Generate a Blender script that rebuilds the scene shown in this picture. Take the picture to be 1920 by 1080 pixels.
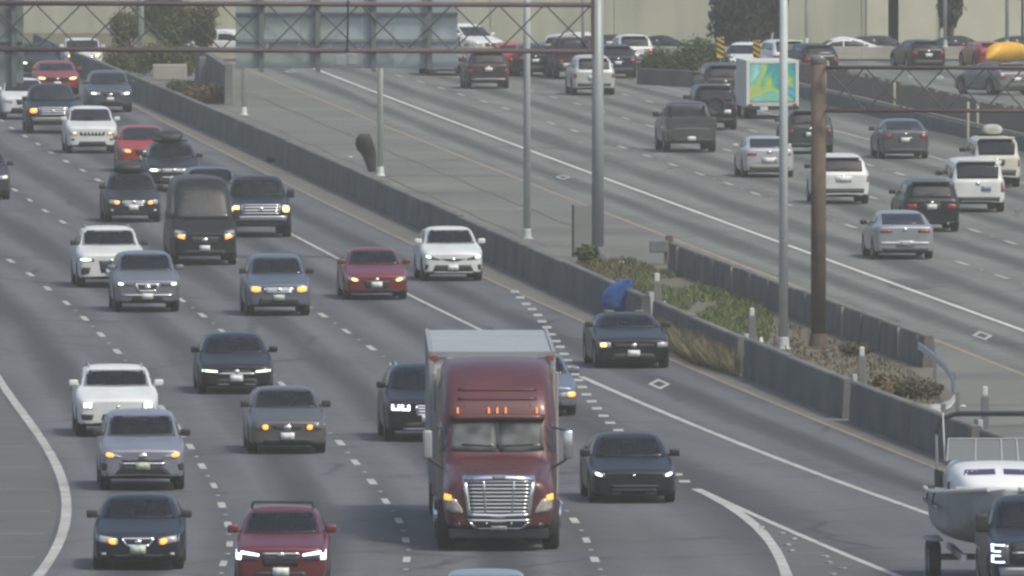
import bpy, bmesh, math, random
import numpy as np
from mathutils import Vector, Matrix
from mathutils.bvhtree import BVHTree
from mathutils import noise as mnoise

# ------------------------------------------------------------------ scene, camera, light
for o in list(bpy.data.objects):
    bpy.data.objects.remove(o)
scene = bpy.context.scene
COL = scene.collection
F = 32800.0          # focal length in pixels of a 1920 px wide frame (very long lens)
CAM_H = 17.4         # camera height above the road
A0 = math.atan(1130.0 / F)
SA, CA = math.sin(A0), math.cos(A0)

cam_data = bpy.data.cameras.new('camera')
cam_data.sensor_width = 36.0
cam_data.lens = 36.0 * F / 1920.0
cam_data.clip_start = 1.0
cam_data.clip_end = 5000.0
cam = bpy.data.objects.new('camera', cam_data)
COL.objects.link(cam)
cam.location = (0, 0, CAM_H)
cam.rotation_euler = (math.pi / 2 - A0, 0, 0)
scene.camera = cam

SUN_EL = math.radians(57)
SUN_DIR = Vector((0.60, -0.52, 0.0)).normalized() * math.cos(SUN_EL) + Vector((0, 0, math.sin(SUN_EL)))
world = bpy.data.worlds.new('World')
scene.world = world
world.use_nodes = True
wn = world.node_tree
sky = wn.nodes.new('ShaderNodeTexSky')
sky.sky_type = 'NISHITA'
sky.sun_disc = False
sky.sun_elevation = SUN_EL
sky.sun_rotation = math.atan2(SUN_DIR.x, SUN_DIR.y)
sky.air_density = 1.0
sky.dust_density = 4.0
sky.ozone_density = 1.0
bg = wn.nodes['Background']
wn.links.new(sky.outputs[0], bg.inputs[0])
bg.inputs[1].default_value = 0.14

sun_data = bpy.data.lights.new('sun', 'SUN')
sun_data.energy = 1.9
sun_data.angle = math.radians(8.0)
sun_data.color = (0.98, 0.96, 0.77)
sun = bpy.data.objects.new('sun', sun_data)
COL.objects.link(sun)
sun.rotation_euler = SUN_DIR.to_track_quat('Z', 'Y').to_euler()
sun.location = (40, 300, 60)

vs = scene.view_settings
vs.view_transform = 'Standard'
vs.look = 'None'
vs.gamma = 1.0
vs.exposure = 0.30
scene.cycles.use_denoising = True
scene.cycles.max_bounces = 6
scene.cycles.volume_bounces = 0
scene.cycles.filter_width = 2.6
scene.cycles.sample_clamp_indirect = 4.0

rng = random.Random(7)

# ------------------------------------------------------------------ helpers
def G(u, v, z=0.0):
    """the place on the level z that the photograph shows at (u, v)"""
    dx = (u - 960.0) / F
    dv = (v - 540.0) / F
    d = Vector((dx, CA - dv * SA, -SA - dv * CA))
    t = (z - CAM_H) / d.z
    return Vector((0, 0, CAM_H)) + d * t

def PXM(v):
    return (v + 590.0) / CAM_H

def VD(dist):
    """image row of the road at a given distance"""
    return F * CAM_H / dist - 590.0

class Curve:
    """a painted line or kerb: smooth x(v), straight beyond the data"""
    def __init__(s, pts, deg=4, z=0.0):
        p = sorted(pts)
        s.v = np.array([q[0] for q in p], float)
        s.x = np.array([q[1] for q in p], float)
        s.c = s.v.mean(); s.h = (s.v.max() - s.v.min()) / 2
        s.p = np.polyfit((s.v - s.c) / s.h, s.x, deg)
        s.d = np.polyder(s.p)
        s.z = z
    def __call__(s, v):
        t = (v - s.c) / s.h
        tc = min(1.0, max(-1.0, t))
        return float(np.polyval(s.p, tc) + np.polyval(s.d, tc) * (t - tc))
    def slope(s, v):
        t = min(1.0, max(-1.0, (v - s.c) / s.h))
        return float(np.polyval(s.d, t)) / s.h
    def P(s, v, z=0.0):
        return G(s(v), v, z)

def lerp(a, b, t):
    return a + (b - a) * t

def pw(pts, t):
    """piecewise linear"""
    if t <= pts[0][0]: return pts[0][1]
    for (a, b), (c, d) in zip(pts, pts[1:]):
        if t <= c:
            return b + (d - b) * (t - a) / max(1e-9, c - a)
    return pts[-1][1]

# ------------------------------------------------------------------ materials
MATS = {}
def mat(name, col, rough=0.6, metal=0.0, var=0.0, scale=2.0, coat=0.0, emis=None, estr=0.0, col2=None,
        bump=0.0, coord='Object', spec=0.5, detail=5.0, stretch=None):
    if name in MATS: return MATS[name]
    m = bpy.data.materials.new(name)
    m.use_nodes = True
    nt = m.node_tree
    b = nt.nodes['Principled BSDF']
    b.inputs['Base Color'].default_value = (*col, 1)
    b.inputs['Roughness'].default_value = rough
    b.inputs['Metallic'].default_value = metal
    b.inputs['Specular IOR Level'].default_value = spec
    if coat:
        b.inputs['Coat Weight'].default_value = coat
        b.inputs['Coat Roughness'].default_value = 0.12
    if emis:
        b.inputs['Emission Color'].default_value = (*emis, 1)
        b.inputs['Emission Strength'].default_value = estr
    if var or col2 or bump:
        tc = nt.nodes.new('ShaderNodeTexCoord')
        mp = nt.nodes.new('ShaderNodeMapping')
        if stretch: mp.inputs['Scale'].default_value = stretch
        nz = nt.nodes.new('ShaderNodeTexNoise')
        nz.inputs['Scale'].default_value = scale
        nz.inputs['Detail'].default_value = detail
        nz.inputs['Roughness'].default_value = 0.6
        nt.links.new(tc.outputs[coord], mp.inputs[0])
        nt.links.new(mp.outputs[0], nz.inputs['Vector'])
        rp = nt.nodes.new('ShaderNodeValToRGB')
        c2 = col2 if col2 else tuple(min(1, c * (1 + var)) for c in col)
        c1 = col if col2 else tuple(c * (1 - var) for c in col)
        rp.color_ramp.elements[0].position = 0.32
        rp.color_ramp.elements[1].position = 0.68
        rp.color_ramp.elements[0].color = (*c1, 1)
        rp.color_ramp.elements[1].color = (*c2, 1)
        nt.links.new(nz.outputs['Fac'], rp.inputs[0])
        nt.links.new(rp.outputs[0], b.inputs['Base Color'])
        if bump:
            bp = nt.nodes.new('ShaderNodeBump')
            bp.inputs['Strength'].default_value = bump
            bp.inputs['Distance'].default_value = 0.05
            nt.links.new(nz.outputs['Fac'], bp.inputs['Height'])
            nt.links.new(bp.outputs[0], b.inputs['Normal'])
    MATS[name] = m
    return m

def paint(name, col, metal=0.25, rough=0.38):
    lum = max(col)
    return mat('paint_' + name, col, rough + (.06 if lum < .06 else 0), metal * .7, var=0.12, scale=1.3, coat=0.18 if lum < .06 else 0.40, spec=0.25 if lum < .06 else 0.45, detail=7)

GLASS = mat('window_glass', (0.010, 0.013, 0.020), 0.10, 0.0, spec=0.28, col2=(0.030, 0.033, 0.042), scale=1.8, detail=2)
GLASS_W = mat('windshield_glass', (0.012, 0.016, 0.022), 0.08, 0.0, spec=0.6)
GLASS_W.node_tree.nodes['Principled BSDF'].inputs['Alpha'].default_value = 0.50
SEAT = mat('seat_fabric', (0.10, 0.10, 0.105), 0.8, var=0.3, scale=4)
SEAT_T = mat('seat_leather_tan', (0.24, 0.20, 0.155), 0.7, var=0.2, scale=4)
DASH = mat('dashboard', (0.035, 0.035, 0.038), 0.7)
GLASS_T = mat('tinted_glass', (0.010, 0.010, 0.014), 0.14, 0.0, spec=0.6)
BLACK = mat('black_plastic', (0.018, 0.018, 0.020), 0.55, var=0.2)
DARKP = mat('dark_trim', (0.03, 0.03, 0.032), 0.5)
CHROME = mat('chrome', (0.72, 0.74, 0.76), 0.18, 1.0)
TYRE = mat('tyre_rubber', (0.016, 0.016, 0.017), 0.85, var=0.2, scale=6)
RIM = mat('wheel_alloy', (0.30, 0.30, 0.31), 0.35, 0.8)
RIM_D = mat('wheel_alloy_dark', (0.06, 0.06, 0.065), 0.4, 0.6)
LENS = mat('clear_lens', (0.42, 0.43, 0.44), 0.12, 0.2, coat=0.6)
LENS_D = mat('smoked_lens', (0.09, 0.09, 0.10), 0.12, 0.2, coat=0.6)
RED_L = mat('red_lens', (0.22, 0.012, 0.015), 0.18, 0.0, coat=0.6)
RED_LIT = mat('lit_red_lamp', (0.5, 0.02, 0.02), 0.3, emis=(1.0, 0.12, 0.10), estr=3.0)
AMBER = mat('lit_amber_lamp', (0.8, 0.4, 0.1), 0.3, emis=(1.0, 0.20, 0.02), estr=3.2)
YELLOW = mat('lit_warm_lamp', (0.8, 0.6, 0.3), 0.3, emis=(1.0, 0.52, 0.14), estr=2.8)
WHITE_L = mat('lit_white_lamp', (0.9, 0.9, 1.0), 0.3, emis=(0.62, 0.72, 1.0), estr=3.5)
GREENW = mat('lit_led_lamp', (0.9, 1.0, 0.8), 0.3, emis=(0.72, 0.95, 0.62), estr=2.6)
MARK = mat('marker_lamp', (0.8, 0.25, 0.05), 0.3, emis=(1.0, 0.28, 0.05), estr=0.9)
PLATE = mat('number_plate', (0.62, 0.64, 0.62), 0.5, var=0.25, scale=14)
PLATE_G = mat('number_plate_green', (0.42, 0.48, 0.40), 0.5, var=0.25, scale=14)
UNDER = mat('underbody', (0.012, 0.012, 0.013), 0.8)

# ------------------------------------------------------------------ mesh building
class MB:
    def __init__(s):
        s.v = []; s.f = []; s.m = []
    def add(s, verts, faces, mi=0):
        k = len(s.v)
        s.v.extend([tuple(p) for p in verts])
        for f in faces:
            s.f.append(tuple(i + k for i in f)); s.m.append(mi)
        return s
    def box(s, c, size, rotz=0.0, mi=0, rot=None, taper=1.0):
        hx, hy, hz = size[0] / 2, size[1] / 2, size[2] / 2
        pts = []
        for z in (-1, 1):
            k = taper if z > 0 else 1.0
            for x, y in ((-1, -1), (1, -1), (1, 1), (-1, 1)):
                pts.append(Vector((x * hx * k, y * hy * k, z * hz)))
        R = rot if rot is not None else Matrix.Rotation(rotz, 3, 'Z')
        pts = [R @ p + Vector(c) for p in pts]
        s.add(pts, [(3, 2, 1, 0), (4, 5, 6, 7), (0, 1, 5, 4), (1, 2, 6, 5), (2, 3, 7, 6), (3, 0, 4, 7)], mi)
        return s
    def bbox(s, c, size, bev=0.03, rotz=0.0, mi=0):
        """box with chamfered vertical and horizontal edges"""
        bm = bmesh.new()
        bmesh.ops.create_cube(bm, size=1.0)
        for v in bm.verts:
            v.co = Vector((v.co.x * size[0], v.co.y * size[1], v.co.z * size[2]))
        bmesh.ops.bevel(bm, geom=list(bm.edges), offset=bev, segments=2, affect='EDGES', profile=0.6)
        R = Matrix.Rotation(rotz, 3, 'Z')
        bm.verts.index_update()
        s.add([R @ v.co + Vector(c) for v in bm.verts], [[v.index for v in f.verts] for f in bm.faces], mi)
        bm.free()
        return s
    def tube(s, p0, p1, r0, r1=None, n=10, mi=0, caps=True):
        r1 = r0 if r1 is None else r1
        p0, p1 = Vector(p0), Vector(p1)
        d = (p1 - p0).normalized()
        a = Vector((0, 0, 1)) if abs(d.z) < 0.9 else Vector((1, 0, 0))
        x = d.cross(a).normalized(); y = d.cross(x)
        pts = []
        for p, r in ((p0, r0), (p1, r1)):
            for i in range(n):
                t = 2 * math.pi * i / n
                pts.append(p + (x * math.cos(t) + y * math.sin(t)) * r)
        fs = [(i, (i + 1) % n, n + (i + 1) % n, n + i) for i in range(n)]
        if caps:
            fs += [tuple(range(n - 1, -1, -1)), tuple(range(n, 2 * n))]
        s.add(pts, fs, mi)
        return s
    def path(s, pts, r, n=8, mi=0):
        for a, b in zip(pts, pts[1:]):
            s.tube(a, b, r, r, n, mi)
        return s
    def lathe(s, prof, axis='x', n=24, c=(0, 0, 0), mi=0):
        """profile of (axial, radius)"""
        c = Vector(c); pts = []
        for a, r in prof:
            for i in range(n):
                t = 2 * math.pi * i / n
                q = (a, r * math.cos(t), r * math.sin(t)) if axis == 'x' else (r * math.cos(t), r * math.sin(t), a)
                pts.append(c + Vector(q))
        m = len(prof)
        fs = [(j * n + i, j * n + (i + 1) % n, (j + 1) * n + (i + 1) % n, (j + 1) * n + i) for j in range(m - 1) for i in range(n)]
        s.add(pts, fs, mi)
        return s
    def grid(s, rows, mi=0):
        m, n = len(rows), len(rows[0])
        s.add([p for r in rows for p in r],
              [(j * n + i, j * n + i + 1, (j + 1) * n + i + 1, (j + 1) * n + i) for j in range(m - 1) for i in range(n - 1)], mi)
        return s
    def build(s, name, mats, parent=None, smooth=False, origin=None, mesh_only=False):
        if not isinstance(mats, (list, tuple)): mats = [mats]
        me = bpy.data.meshes.new(name)
        vv = s.v
        if origin is not None:
            o = Vector(origin); vv = [tuple(Vector(p) - o) for p in vv]
        me.from_pydata(vv, [], s.f)
        for m in mats: me.materials.append(m)
        if len(mats) > 1:
            me.polygons.foreach_set('material_index', s.m)
        if smooth:
            me.polygons.foreach_set('use_smooth', [True] * len(me.polygons))
        me.update()
        if mesh_only: return me
        return link(name, me, parent, origin)

def link(name, me, parent=None, loc=None):
    o = bpy.data.objects.new(name, me)
    COL.objects.link(o)
    if parent is not None: o.parent = parent
    if loc is not None: o.location = loc
    return o

def tag(o, label=None, cat=None, group=None, kind=None):
    if label: o['label'] = label
    if cat: o['category'] = cat
    if group: o['group'] = group
    if kind: o['kind'] = kind
    return o

def thing(name, label, cat, loc=(0, 0, 0), rotz=0.0, group=None):
    o = bpy.data.objects.new(name, None)
    o.empty_display_size = 0.3
    COL.objects.link(o)
    o.location = loc
    o.rotation_euler = (0, 0, rotz)
    return tag(o, label, cat, group)

def fix_normals(me):
    bm = bmesh.new(); bm.from_mesh(me)
    bmesh.ops.recalc_face_normals(bm, faces=list(bm.faces))
    bm.to_mesh(me); bm.free()
# ------------------------------------------------------------------ the lines of the place (image row v -> column x)
YL = Curve([(150,160),(200,250),(260,362),(312,480),(345,545),(400,640),(455,775),(543,960),(612,1105),(692,1300),(752,1440),(790,1535),(816,1600),(893,1800),(1010,2100)], 3)
L1 = Curve([(262,215),(275,240),(440,550),(488,640),(545,755),(615,890),(712,1095),(775,1250),(850,1440),(957,1720)], 3)
L2 = Curve([(272,72),(288,100),(305,129),(322,159),(340,189),(440,362),(589,605),(620,648),(652,694),(684,738),(800,890),(900,1010),(983,1082),(1017,1100),(1057,1111)], 5)
L3 = Curve([(369,45),(390,77),(411,109),(433,145),(562,338),(592,384),(623,422),(728,537),(802,608),(837,641),(872,673),(909,703),(945,730),(978,749),(1017,762),(1056,765)], 5)
L4 = Curve([(480,5),(505,40),(530,77),(559,113),(588,148),(620,182),(655,216),(692,248),(768,307),(811,337),(843,360),(880,382),(916,404),(952,418),(987,427),(1030,427),(1065,418)], 5)
L5 = Curve([(715,0),(760,33),(800,62),(850,92),(890,112),(945,128),(1000,116),(1040,98),(1080,72)], 4)
WT = Curve([(125,205),(155,290),(205,400),(240,490),(265,560),(330,700),(375,800),(410,870),(450,960),(490,1050),(520,1130),(570,1240),(630,1390),(645,1440),(705,1590),(735,1660),(790,1800)], 3)   # top of the median barrier
YR = Curve([(135,480),(160,540),(205,640),(250,745),(327,960),(380,1090),(425,1210),(445,1247),(492,1375),(515,1435),(535,1495),(562,1556),(602,1655),(642,1765),(700,1915)], 3)
R0 = Curve([(132,600),(180,720),(270,960),(325,1110),(395,1300),(445,1440),(490,1560),(545,1706),(612,1900)], 3)
R1 = Curve([(142,740),(149,770),(158,803),(167,835),(176,865),(187,900),(199,937),(212,976),(226,1017),(240,1059),(255,1103),(306,1249),(318,1287),(337,1340),(355,1395),(374,1450),(394,1510),(415,1572),(482,1770),(505,1837)], 3)
R2 = Curve([(150,920),(179,1026),(190,1065),(201,1105),(214,1147),(228,1191),(377,1655),(400,1725),(421,1790),(440,1850)], 3)
R3 = Curve([(178,1170),(187,1207),(199,1250),(317,1655),(335,1715),(392,1905)], 2)
RE = Curve([(165,1250),(175,1290),(242,1557),(262,1630),(294,1745),(305,1785),(340,1908)], 2)
RB = Curve([(160,1392),(185,1497),(207,1587),(227,1668),(250,1765),(275,1872),(300,1985)], 2)   # foot of the right-hand barrier
WALL_H = 0.95
class WBase:
    """foot of the median barrier under its top line"""
    def __init__(s):
        pts = []
        for v in np.linspace(100, 830, 40):
            p = G(WT(v), v, WALL_H)
            pts.append((F * CAM_H / p.y - 590.0, p.x))
        s.q = pts
        s.vv = np.array([a for a, b in pts]); s.xx = np.array([b for a, b in pts])
    def P(s, v, z=0.0):
        a = np.interp(v, s.vv, s.xx)
        if v < s.vv[0]:
            a = s.xx[0] + (s.xx[1] - s.xx[0]) / (s.vv[1] - s.vv[0]) * (v - s.vv[0])
        if v > s.vv[-1]:
            a = s.xx[-1] + (s.xx[-1] - s.xx[-2]) / (s.vv[-1] - s.vv[-2]) * (v - s.vv[-1])
        return Vector((a, F * CAM_H / (v + 590.0), z))
    def __call__(s, v):
        p = s.P(v)
        return 960 + p.x * F / p.y
WB = WBase()

def heading(lines, u, v, away):
    """yaw of a car that follows the lanes at (u, v)"""
    xs = sorted((l(v), l.slope(v)) for l in lines)
    a = [p[0] for p in xs]; b = [p[1] for p in xs]
    sl = float(np.interp(u, a, b))
    p0 = G(u - sl * 4, v - 4); p1 = G(u + sl * 4, v + 4)
    d = (p0 - p1) if away else (p1 - p0)          # direction of travel
    return math.atan2(d.x, -d.y)                   # local front is -Y
LEFT_LINES = [L4, L3, L2, L1, YL]
RIGHT_LINES = [YR, R0, R1, R2, R3, RE]

# ------------------------------------------------------------------ road materials
def road_mat(name, base, dark, warm, streak=0.80):
    m = bpy.data.materials.new(name); m.use_nodes = True
    nt = m.node_tree; N = nt.nodes; Lk = nt.links
    b = N['Principled BSDF']
    b.inputs['Roughness'].default_value = 0.80
    b.inputs['Specular IOR Level'].default_value = 0.35
    uv = N.new('ShaderNodeUVMap')
    sep = N.new('ShaderNodeSeparateXYZ'); Lk.new(uv.outputs[0], sep.inputs[0])
    def math_(op, a, b_=None, val=None):
        n = N.new('ShaderNodeMath'); n.operation = op
        if isinstance(a, float): n.inputs[0].default_value = a
        else: Lk.new(a, n.inputs[0])
        if b_ is not None:
            if isinstance(b_, float): n.inputs[1].default_value = b_
            else: Lk.new(b_, n.inputs[1])
        return n.outputs[0]
    fr = math_('FRACT', sep.outputs[0])
    # oil stain down the middle of each lane and two paler wheel paths
    d = math_('ABSOLUTE', math_('SUBTRACT', fr, 0.5))
    rp = N.new('ShaderNodeValToRGB')
    e = rp.color_ramp
    e.elements[0].position = 0.0; e.elements[0].color = (1, 1, 1, 1)
    e.elements[1].position = 0.5; e.elements[1].color = (0.45, 0.45, 0.45, 1)
    x = e.elements.new(0.13); x.color = (0.55, 0.55, 0.55, 1)
    x = e.elements.new(0.22); x.color = (0.05, 0.05, 0.05, 1)
    x = e.elements.new(0.36); x.color = (0.15, 0.15, 0.15, 1)
    Lk.new(d, rp.inputs[0])
    # long patches along the lane
    cmb = N.new('ShaderNodeCombineXYZ')
    Lk.new(math_('MULTIPLY', sep.outputs[0], 2.2), cmb.inputs[0]); Lk.new(math_('MULTIPLY', sep.outputs[1], 0.022), cmb.inputs[1])
    n1 = N.new('ShaderNodeTexNoise'); n1.inputs['Scale'].default_value = 1.6; n1.inputs['Detail'].default_value = 6
    Lk.new(cmb.outputs[0], n1.inputs['Vector'])
    tc = N.new('ShaderNodeTexCoord')
    n2 = N.new('ShaderNodeTexNoise'); n2.inputs['Scale'].default_value = 1.3; n2.inputs['Detail'].default_value = 8; n2.inputs['Roughness'].default_value = 0.75
    Lk.new(tc.outputs['Object'], n2.inputs['Vector'])
    # cracks across the slabs
    vo = N.new('ShaderNodeTexVoronoi'); vo.feature = 'DISTANCE_TO_EDGE'; vo.inputs['Scale'].default_value = 0.16
    n3 = N.new('ShaderNodeTexNoise'); n3.inputs['Scale'].default_value = 0.5; n3.inputs['Detail'].default_value = 4
    Lk.new(tc.outputs['Object'], n3.inputs['Vector'])
    mx = N.new('ShaderNodeMix'); mx.data_type = 'VECTOR'; mx.inputs['Factor'].default_value = 0.25
    Lk.new(tc.outputs['Object'], mx.inputs[4]); Lk.new(n3.outputs['Color'], mx.inputs[5])
    Lk.new(mx.outputs[1], vo.inputs['Vector'])
    crack = math_('LESS_THAN', vo.outputs['Distance'], 0.011)
    s1 = math_('MULTIPLY', rp.outputs[0], streak)
    s2 = math_('MULTIPLY', math_('SUBTRACT', n1.outputs['Fac'], 0.45), 1.15)
    s3 = math_('MULTIPLY', math_('SUBTRACT', n2.outputs['Fac'], 0.5), 0.9)
    s4 = math_('MULTIPLY', crack, 0.35)
    tot = math_('ADD', math_('ADD', s1, s2), math_('ADD', s3, s4))
    cr = N.new('ShaderNodeValToRGB')
    cr.color_ramp.elements[0].position = 0.0; cr.color_ramp.elements[0].color = (*base, 1)
    cr.color_ramp.elements[1].position = 0.75; cr.color_ramp.elements[1].color = (*dark, 1)
    Lk.new(tot, cr.inputs[0])
    Lk.new(cr.outputs[0], b.inputs['Base Color'])
    bp = N.new('ShaderNodeBump'); bp.inputs['Strength'].default_value = 0.15; bp.inputs['Distance'].default_value = 0.01
    Lk.new(n2.outputs['Fac'], bp.inputs['Height']); Lk.new(bp.outputs[0], b.inputs['Normal'])
    return m

M_ROAD = road_mat('worn_concrete_road_shaded', (0.108, 0.113, 0.123), (0.040, 0.042, 0.047), None)  # darker, bluer concrete: near cloud shade put into the base colour
M_ROAD_R = road_mat('worn_concrete_road_sunlit', (0.156, 0.166, 0.152), (0.060, 0.065, 0.060), None)  # paler, yellower concrete: stronger far sunlight put into the base colour
M_MED = mat('median_pavement', (0.088, 0.092, 0.088), 0.9, var=0.0, col2=(0.150, 0.154, 0.132), scale=0.13, detail=8, bump=0.2)
M_SHOULD = mat('shoulder_dirt', (0.092, 0.090, 0.085), 0.95, col2=(0.14, 0.135, 0.122), scale=0.8, bump=0.2)
M_GORE = mat('gore_pavement', (0.066, 0.071, 0.070), 0.95, col2=(0.092, 0.096, 0.094), scale=0.5, bump=0.2)
M_WHITEP = mat('white_road_paint', (0.27, 0.27, 0.265), 0.7, col2=(0.44, 0.44, 0.43), scale=1.2, detail=8)
M_DASHP = mat('lane_marker_paint', (0.26, 0.26, 0.25), 0.7, col2=(0.44, 0.44, 0.42), scale=2.0, detail=8)
M_YELP = mat('worn_yellow_paint', (0.205, 0.165, 0.12), 0.8, col2=(0.28, 0.22, 0.15), scale=0.9, detail=8)
M_YELP2 = mat('faded_yellow_paint', (0.16, 0.14, 0.115), 0.8, col2=(0.24, 0.195, 0.14), scale=0.6, detail=8)
M_CONC = mat('barrier_concrete', (0.13, 0.13, 0.13), 0.9, col2=(0.20, 0.20, 0.195), scale=0.9, bump=0.25)
M_CONC_L = mat('pale_concrete', (0.28, 0.27, 0.24), 0.9, col2=(0.36, 0.35, 0.31), scale=0.8, bump=0.2)
M_GALV = mat('galvanised_steel', (0.30, 0.32, 0.33), 0.55, 0.35, var=0.15, scale=2.0)
M_GALV_D = mat('weathered_steel', (0.17, 0.17, 0.185), 0.6, 0.3, var=0.2, scale=1.5)
M_RUST = mat('rusty_steel', (0.085, 0.062, 0.048), 0.85, 0.1, col2=(0.14, 0.105, 0.075), scale=1.8, bump=0.2)
M_RED_ST = mat('oxide_red_steel', (0.075, 0.048, 0.058), 0.7, 0.2, col2=(0.11, 0.075, 0.082), scale=1.2)
M_BRACE = mat('brace_steel', (0.075, 0.073, 0.075), 0.7, 0.2, var=0.2)

# ------------------------------------------------------------------ road sheets
def strip(name, cols, rows, m, uvs, z=0.0):
    """a level sheet between lines; cols are functions of the row"""
    vs_, fs, uv = [], [], []
    n = len(cols)
    for v in rows:
        for c, uu in zip(cols, uvs):
            p = c(v); p = Vector((p.x, p.y, z))
            vs_.append(p); uv.append((uu, p.y))
    for j in range(len(rows) - 1):
        for i in range(n - 1):
            fs.append((j * n + i, (j + 1) * n + i, (j + 1) * n + i + 1, j * n + i + 1))
    me = bpy.data.meshes.new(name)
    me.from_pydata([tuple(p) for p in vs_], [], fs)
    l = me.uv_layers.new(name='UVMap')
    for lp in me.loops:
        l.data[lp.index].uv = uv[lp.vertex_index]
    me.materials.append(m); me.update()
    return tag(link(name, me), kind='structure')

V_FAR = VD(811.0)
rowsL = [VD(d) for d in (876, 868, 858, 846, 834, 822, 811)] + list(np.arange(120, 1320, 12)) + [1400, 1500, 1700, 2000]
rowsR = [v for v in rowsL if v >= V_FAR - 0.01]
def off(c, dm):
    return lambda v: c.P(v) + Vector((dm, 0, 0))
left_road = strip('left_road', [off(L4, -90), off(L4, -40), off(L4, -14.6), off(L4, -10.95), off(L4, -7.3), off(L4, -3.65), L4.P, L3.P, L2.P, L1.P, YL.P], rowsL, M_ROAD,
                  [-24.6, -11, -4, -3, -2, -1, 0, 1, 2, 3, 4])
def wallfoot(v): return WB.P(v) + Vector((0.25, 0, 0))
left_shoulder = strip('left_shoulder', [YL.P, lambda v: (YL.P(v) + wallfoot(v)) / 2, wallfoot], rowsL, M_SHOULD, [0, 0.5, 1])
def far_right(d): return lambda v: G(RB(v), v) + Vector((d, 0, 0))
median = strip('median_pavement', [wallfoot, lambda v: wallfoot(v).lerp(YR.P(v), 0.5), YR.P], rowsR, M_MED, [0, .5, 1])
right_road = strip('right_road', [YR.P, R0.P, R1.P, R2.P, R3.P, RE.P, RB.P], rowsR, M_ROAD_R, [0, 1, 2, 3, 4, 5, 5.6])
M_SEAL = mat('pavement_seal', (0.055, 0.057, 0.055), .9, col2=(0.085, 0.088, 0.083), scale=2.0)
for f_, va, vb in ((.34, 150, 470), (.68, 140, 440)):          # sealed joints along and across the paved median
    mbj = MB(); mbj.grid([[wallfoot(v).lerp(YR.P(v), f_) + Vector((-.05 + .06 * math.sin(v * .21), 0, .004)), wallfoot(v).lerp(YR.P(v), f_) + Vector((.05 + .06 * math.sin(v * .21), 0, .004))] for v in np.arange(va, vb, 8)])
    o_ = mbj.build('sealed_joint', M_SEAL, median); fix_normals(o_.data)
for v in (158, 176, 196, 219, 246, 272, 301, 330, 362, 396, 431, 520, 760, 800):
    a_, b_ = wallfoot(v), YR.P(v)
    mbj = MB(); w_ = Vector((0, .45, 0))
    mbj.grid([[a_.lerp(b_, t) + Vector((0, .3 * math.sin(t * 9 + v), .004)) for t in (0.02, .25, .5, .75, .98)], [a_.lerp(b_, t) + w_ + Vector((0, .3 * math.sin(t * 9 + v), .004)) for t in (0.02, .25, .5, .75, .98)]])
    o_ = mbj.build('sealed_joint', M_SEAL, median); fix_normals(o_.data)
ramp_road = strip('ramp_road', [RB.P, far_right(5), far_right(9), far_right(13), far_right(30), far_right(110)], rowsR, M_ROAD_R, [0, 1, 2, 3, 7, 30])

# ground beyond the low wall: a sunken road, and the planted corner on the left
M_SOIL = mat('planted_soil', (0.085, 0.082, 0.055), 0.95, col2=(0.13, 0.12, 0.075), scale=0.5, bump=0.3)
x_cut = G(385, V_FAR).x
mb = MB(); p = wallfoot(V_FAR)
mb.add([wallfoot(VD(876)), (x_cut, 876, 0), (x_cut, 811, 0), p], [(0, 3, 2, 1)])
tag(mb.build('verge_ground', M_SOIL), kind='structure')
mb = MB(); mb.add([(x_cut, 811, -1.1), (140, 811, -1.1), (140, 877, -1.1), (x_cut, 877, -1.1)], [(0, 1, 2, 3)])
tag(mb.build('sunken_road', M_ROAD_R), kind='structure')
mb = MB(); mb.box((x_cut - 0.15, 844, -0.55), (0.3, 66, 1.3))
tag(mb.build('verge_retaining_edge', M_CONC_L), kind='structure')
mb = MB(); mb.add([(-145, -25, -1.3), (145, -25, -1.3), (145, 955, -1.3), (-145, 955, -1.3)], [(0, 1, 2, 3)])
tag(mb.build('ground', M_SOIL), kind='structure')

# ------------------------------------------------------------------ painted lines
def line_strip(name, c, v0, v1, width, m, parent, z=0.005, step=8, shift=0.0):
    mb = MB(); rows = []
    n = max(2, int((v1 - v0) / step))
    for i in range(n + 1):
        v = lerp(v0, v1, i / n)
        p = c.P(v)
        w = width * (0.92 + 0.16 * rng.random())
        rows.append([p + Vector((shift - w / 2, 0, z)), p + Vector((shift + w / 2, 0, z))])
    mb.grid(rows)
    me = mb.build(name, m, parent)
    fix_normals(me.data)
    return me
def dash_rows(v0, v1, cap=36.5):
    v = v0; out = []
    while v < v1:
        out.append(v)
        v += min(cap, 21.5e-6 * (v + 590) ** 2)
    return out
def dash(c, v, width, parent, frac=0.27, name='lane_dash', cap=36.5, z=0.005):
    dv = frac * min(cap, 21.5e-6 * (v + 590) ** 2) / 2
    rows = []
    w = width * (0.85 + 0.3 * rng.random())
    j = (rng.random() - 0.5) * 0.06
    for q in (v - dv, v + dv):
        p = c.P(q); rows.append([p + Vector((j - w / 2, 0, z)), p + Vector((j + w / 2, 0, z))])
    mb = MB(); mb.grid(rows)
    o = mb.build(name, M_DASHP, parent); fix_normals(o.data)
    return o
def dot(c, v, parent, r=0.07):
    p = c.P(v, 0.004)
    mb = MB(); mb.lathe([(0.0, r * 1.2), (0.012, r * 0.8), (0.014, 0.001)], 'z', 8, p)
    return mb.build('road_stud', M_DASHP, parent, True)

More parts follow.
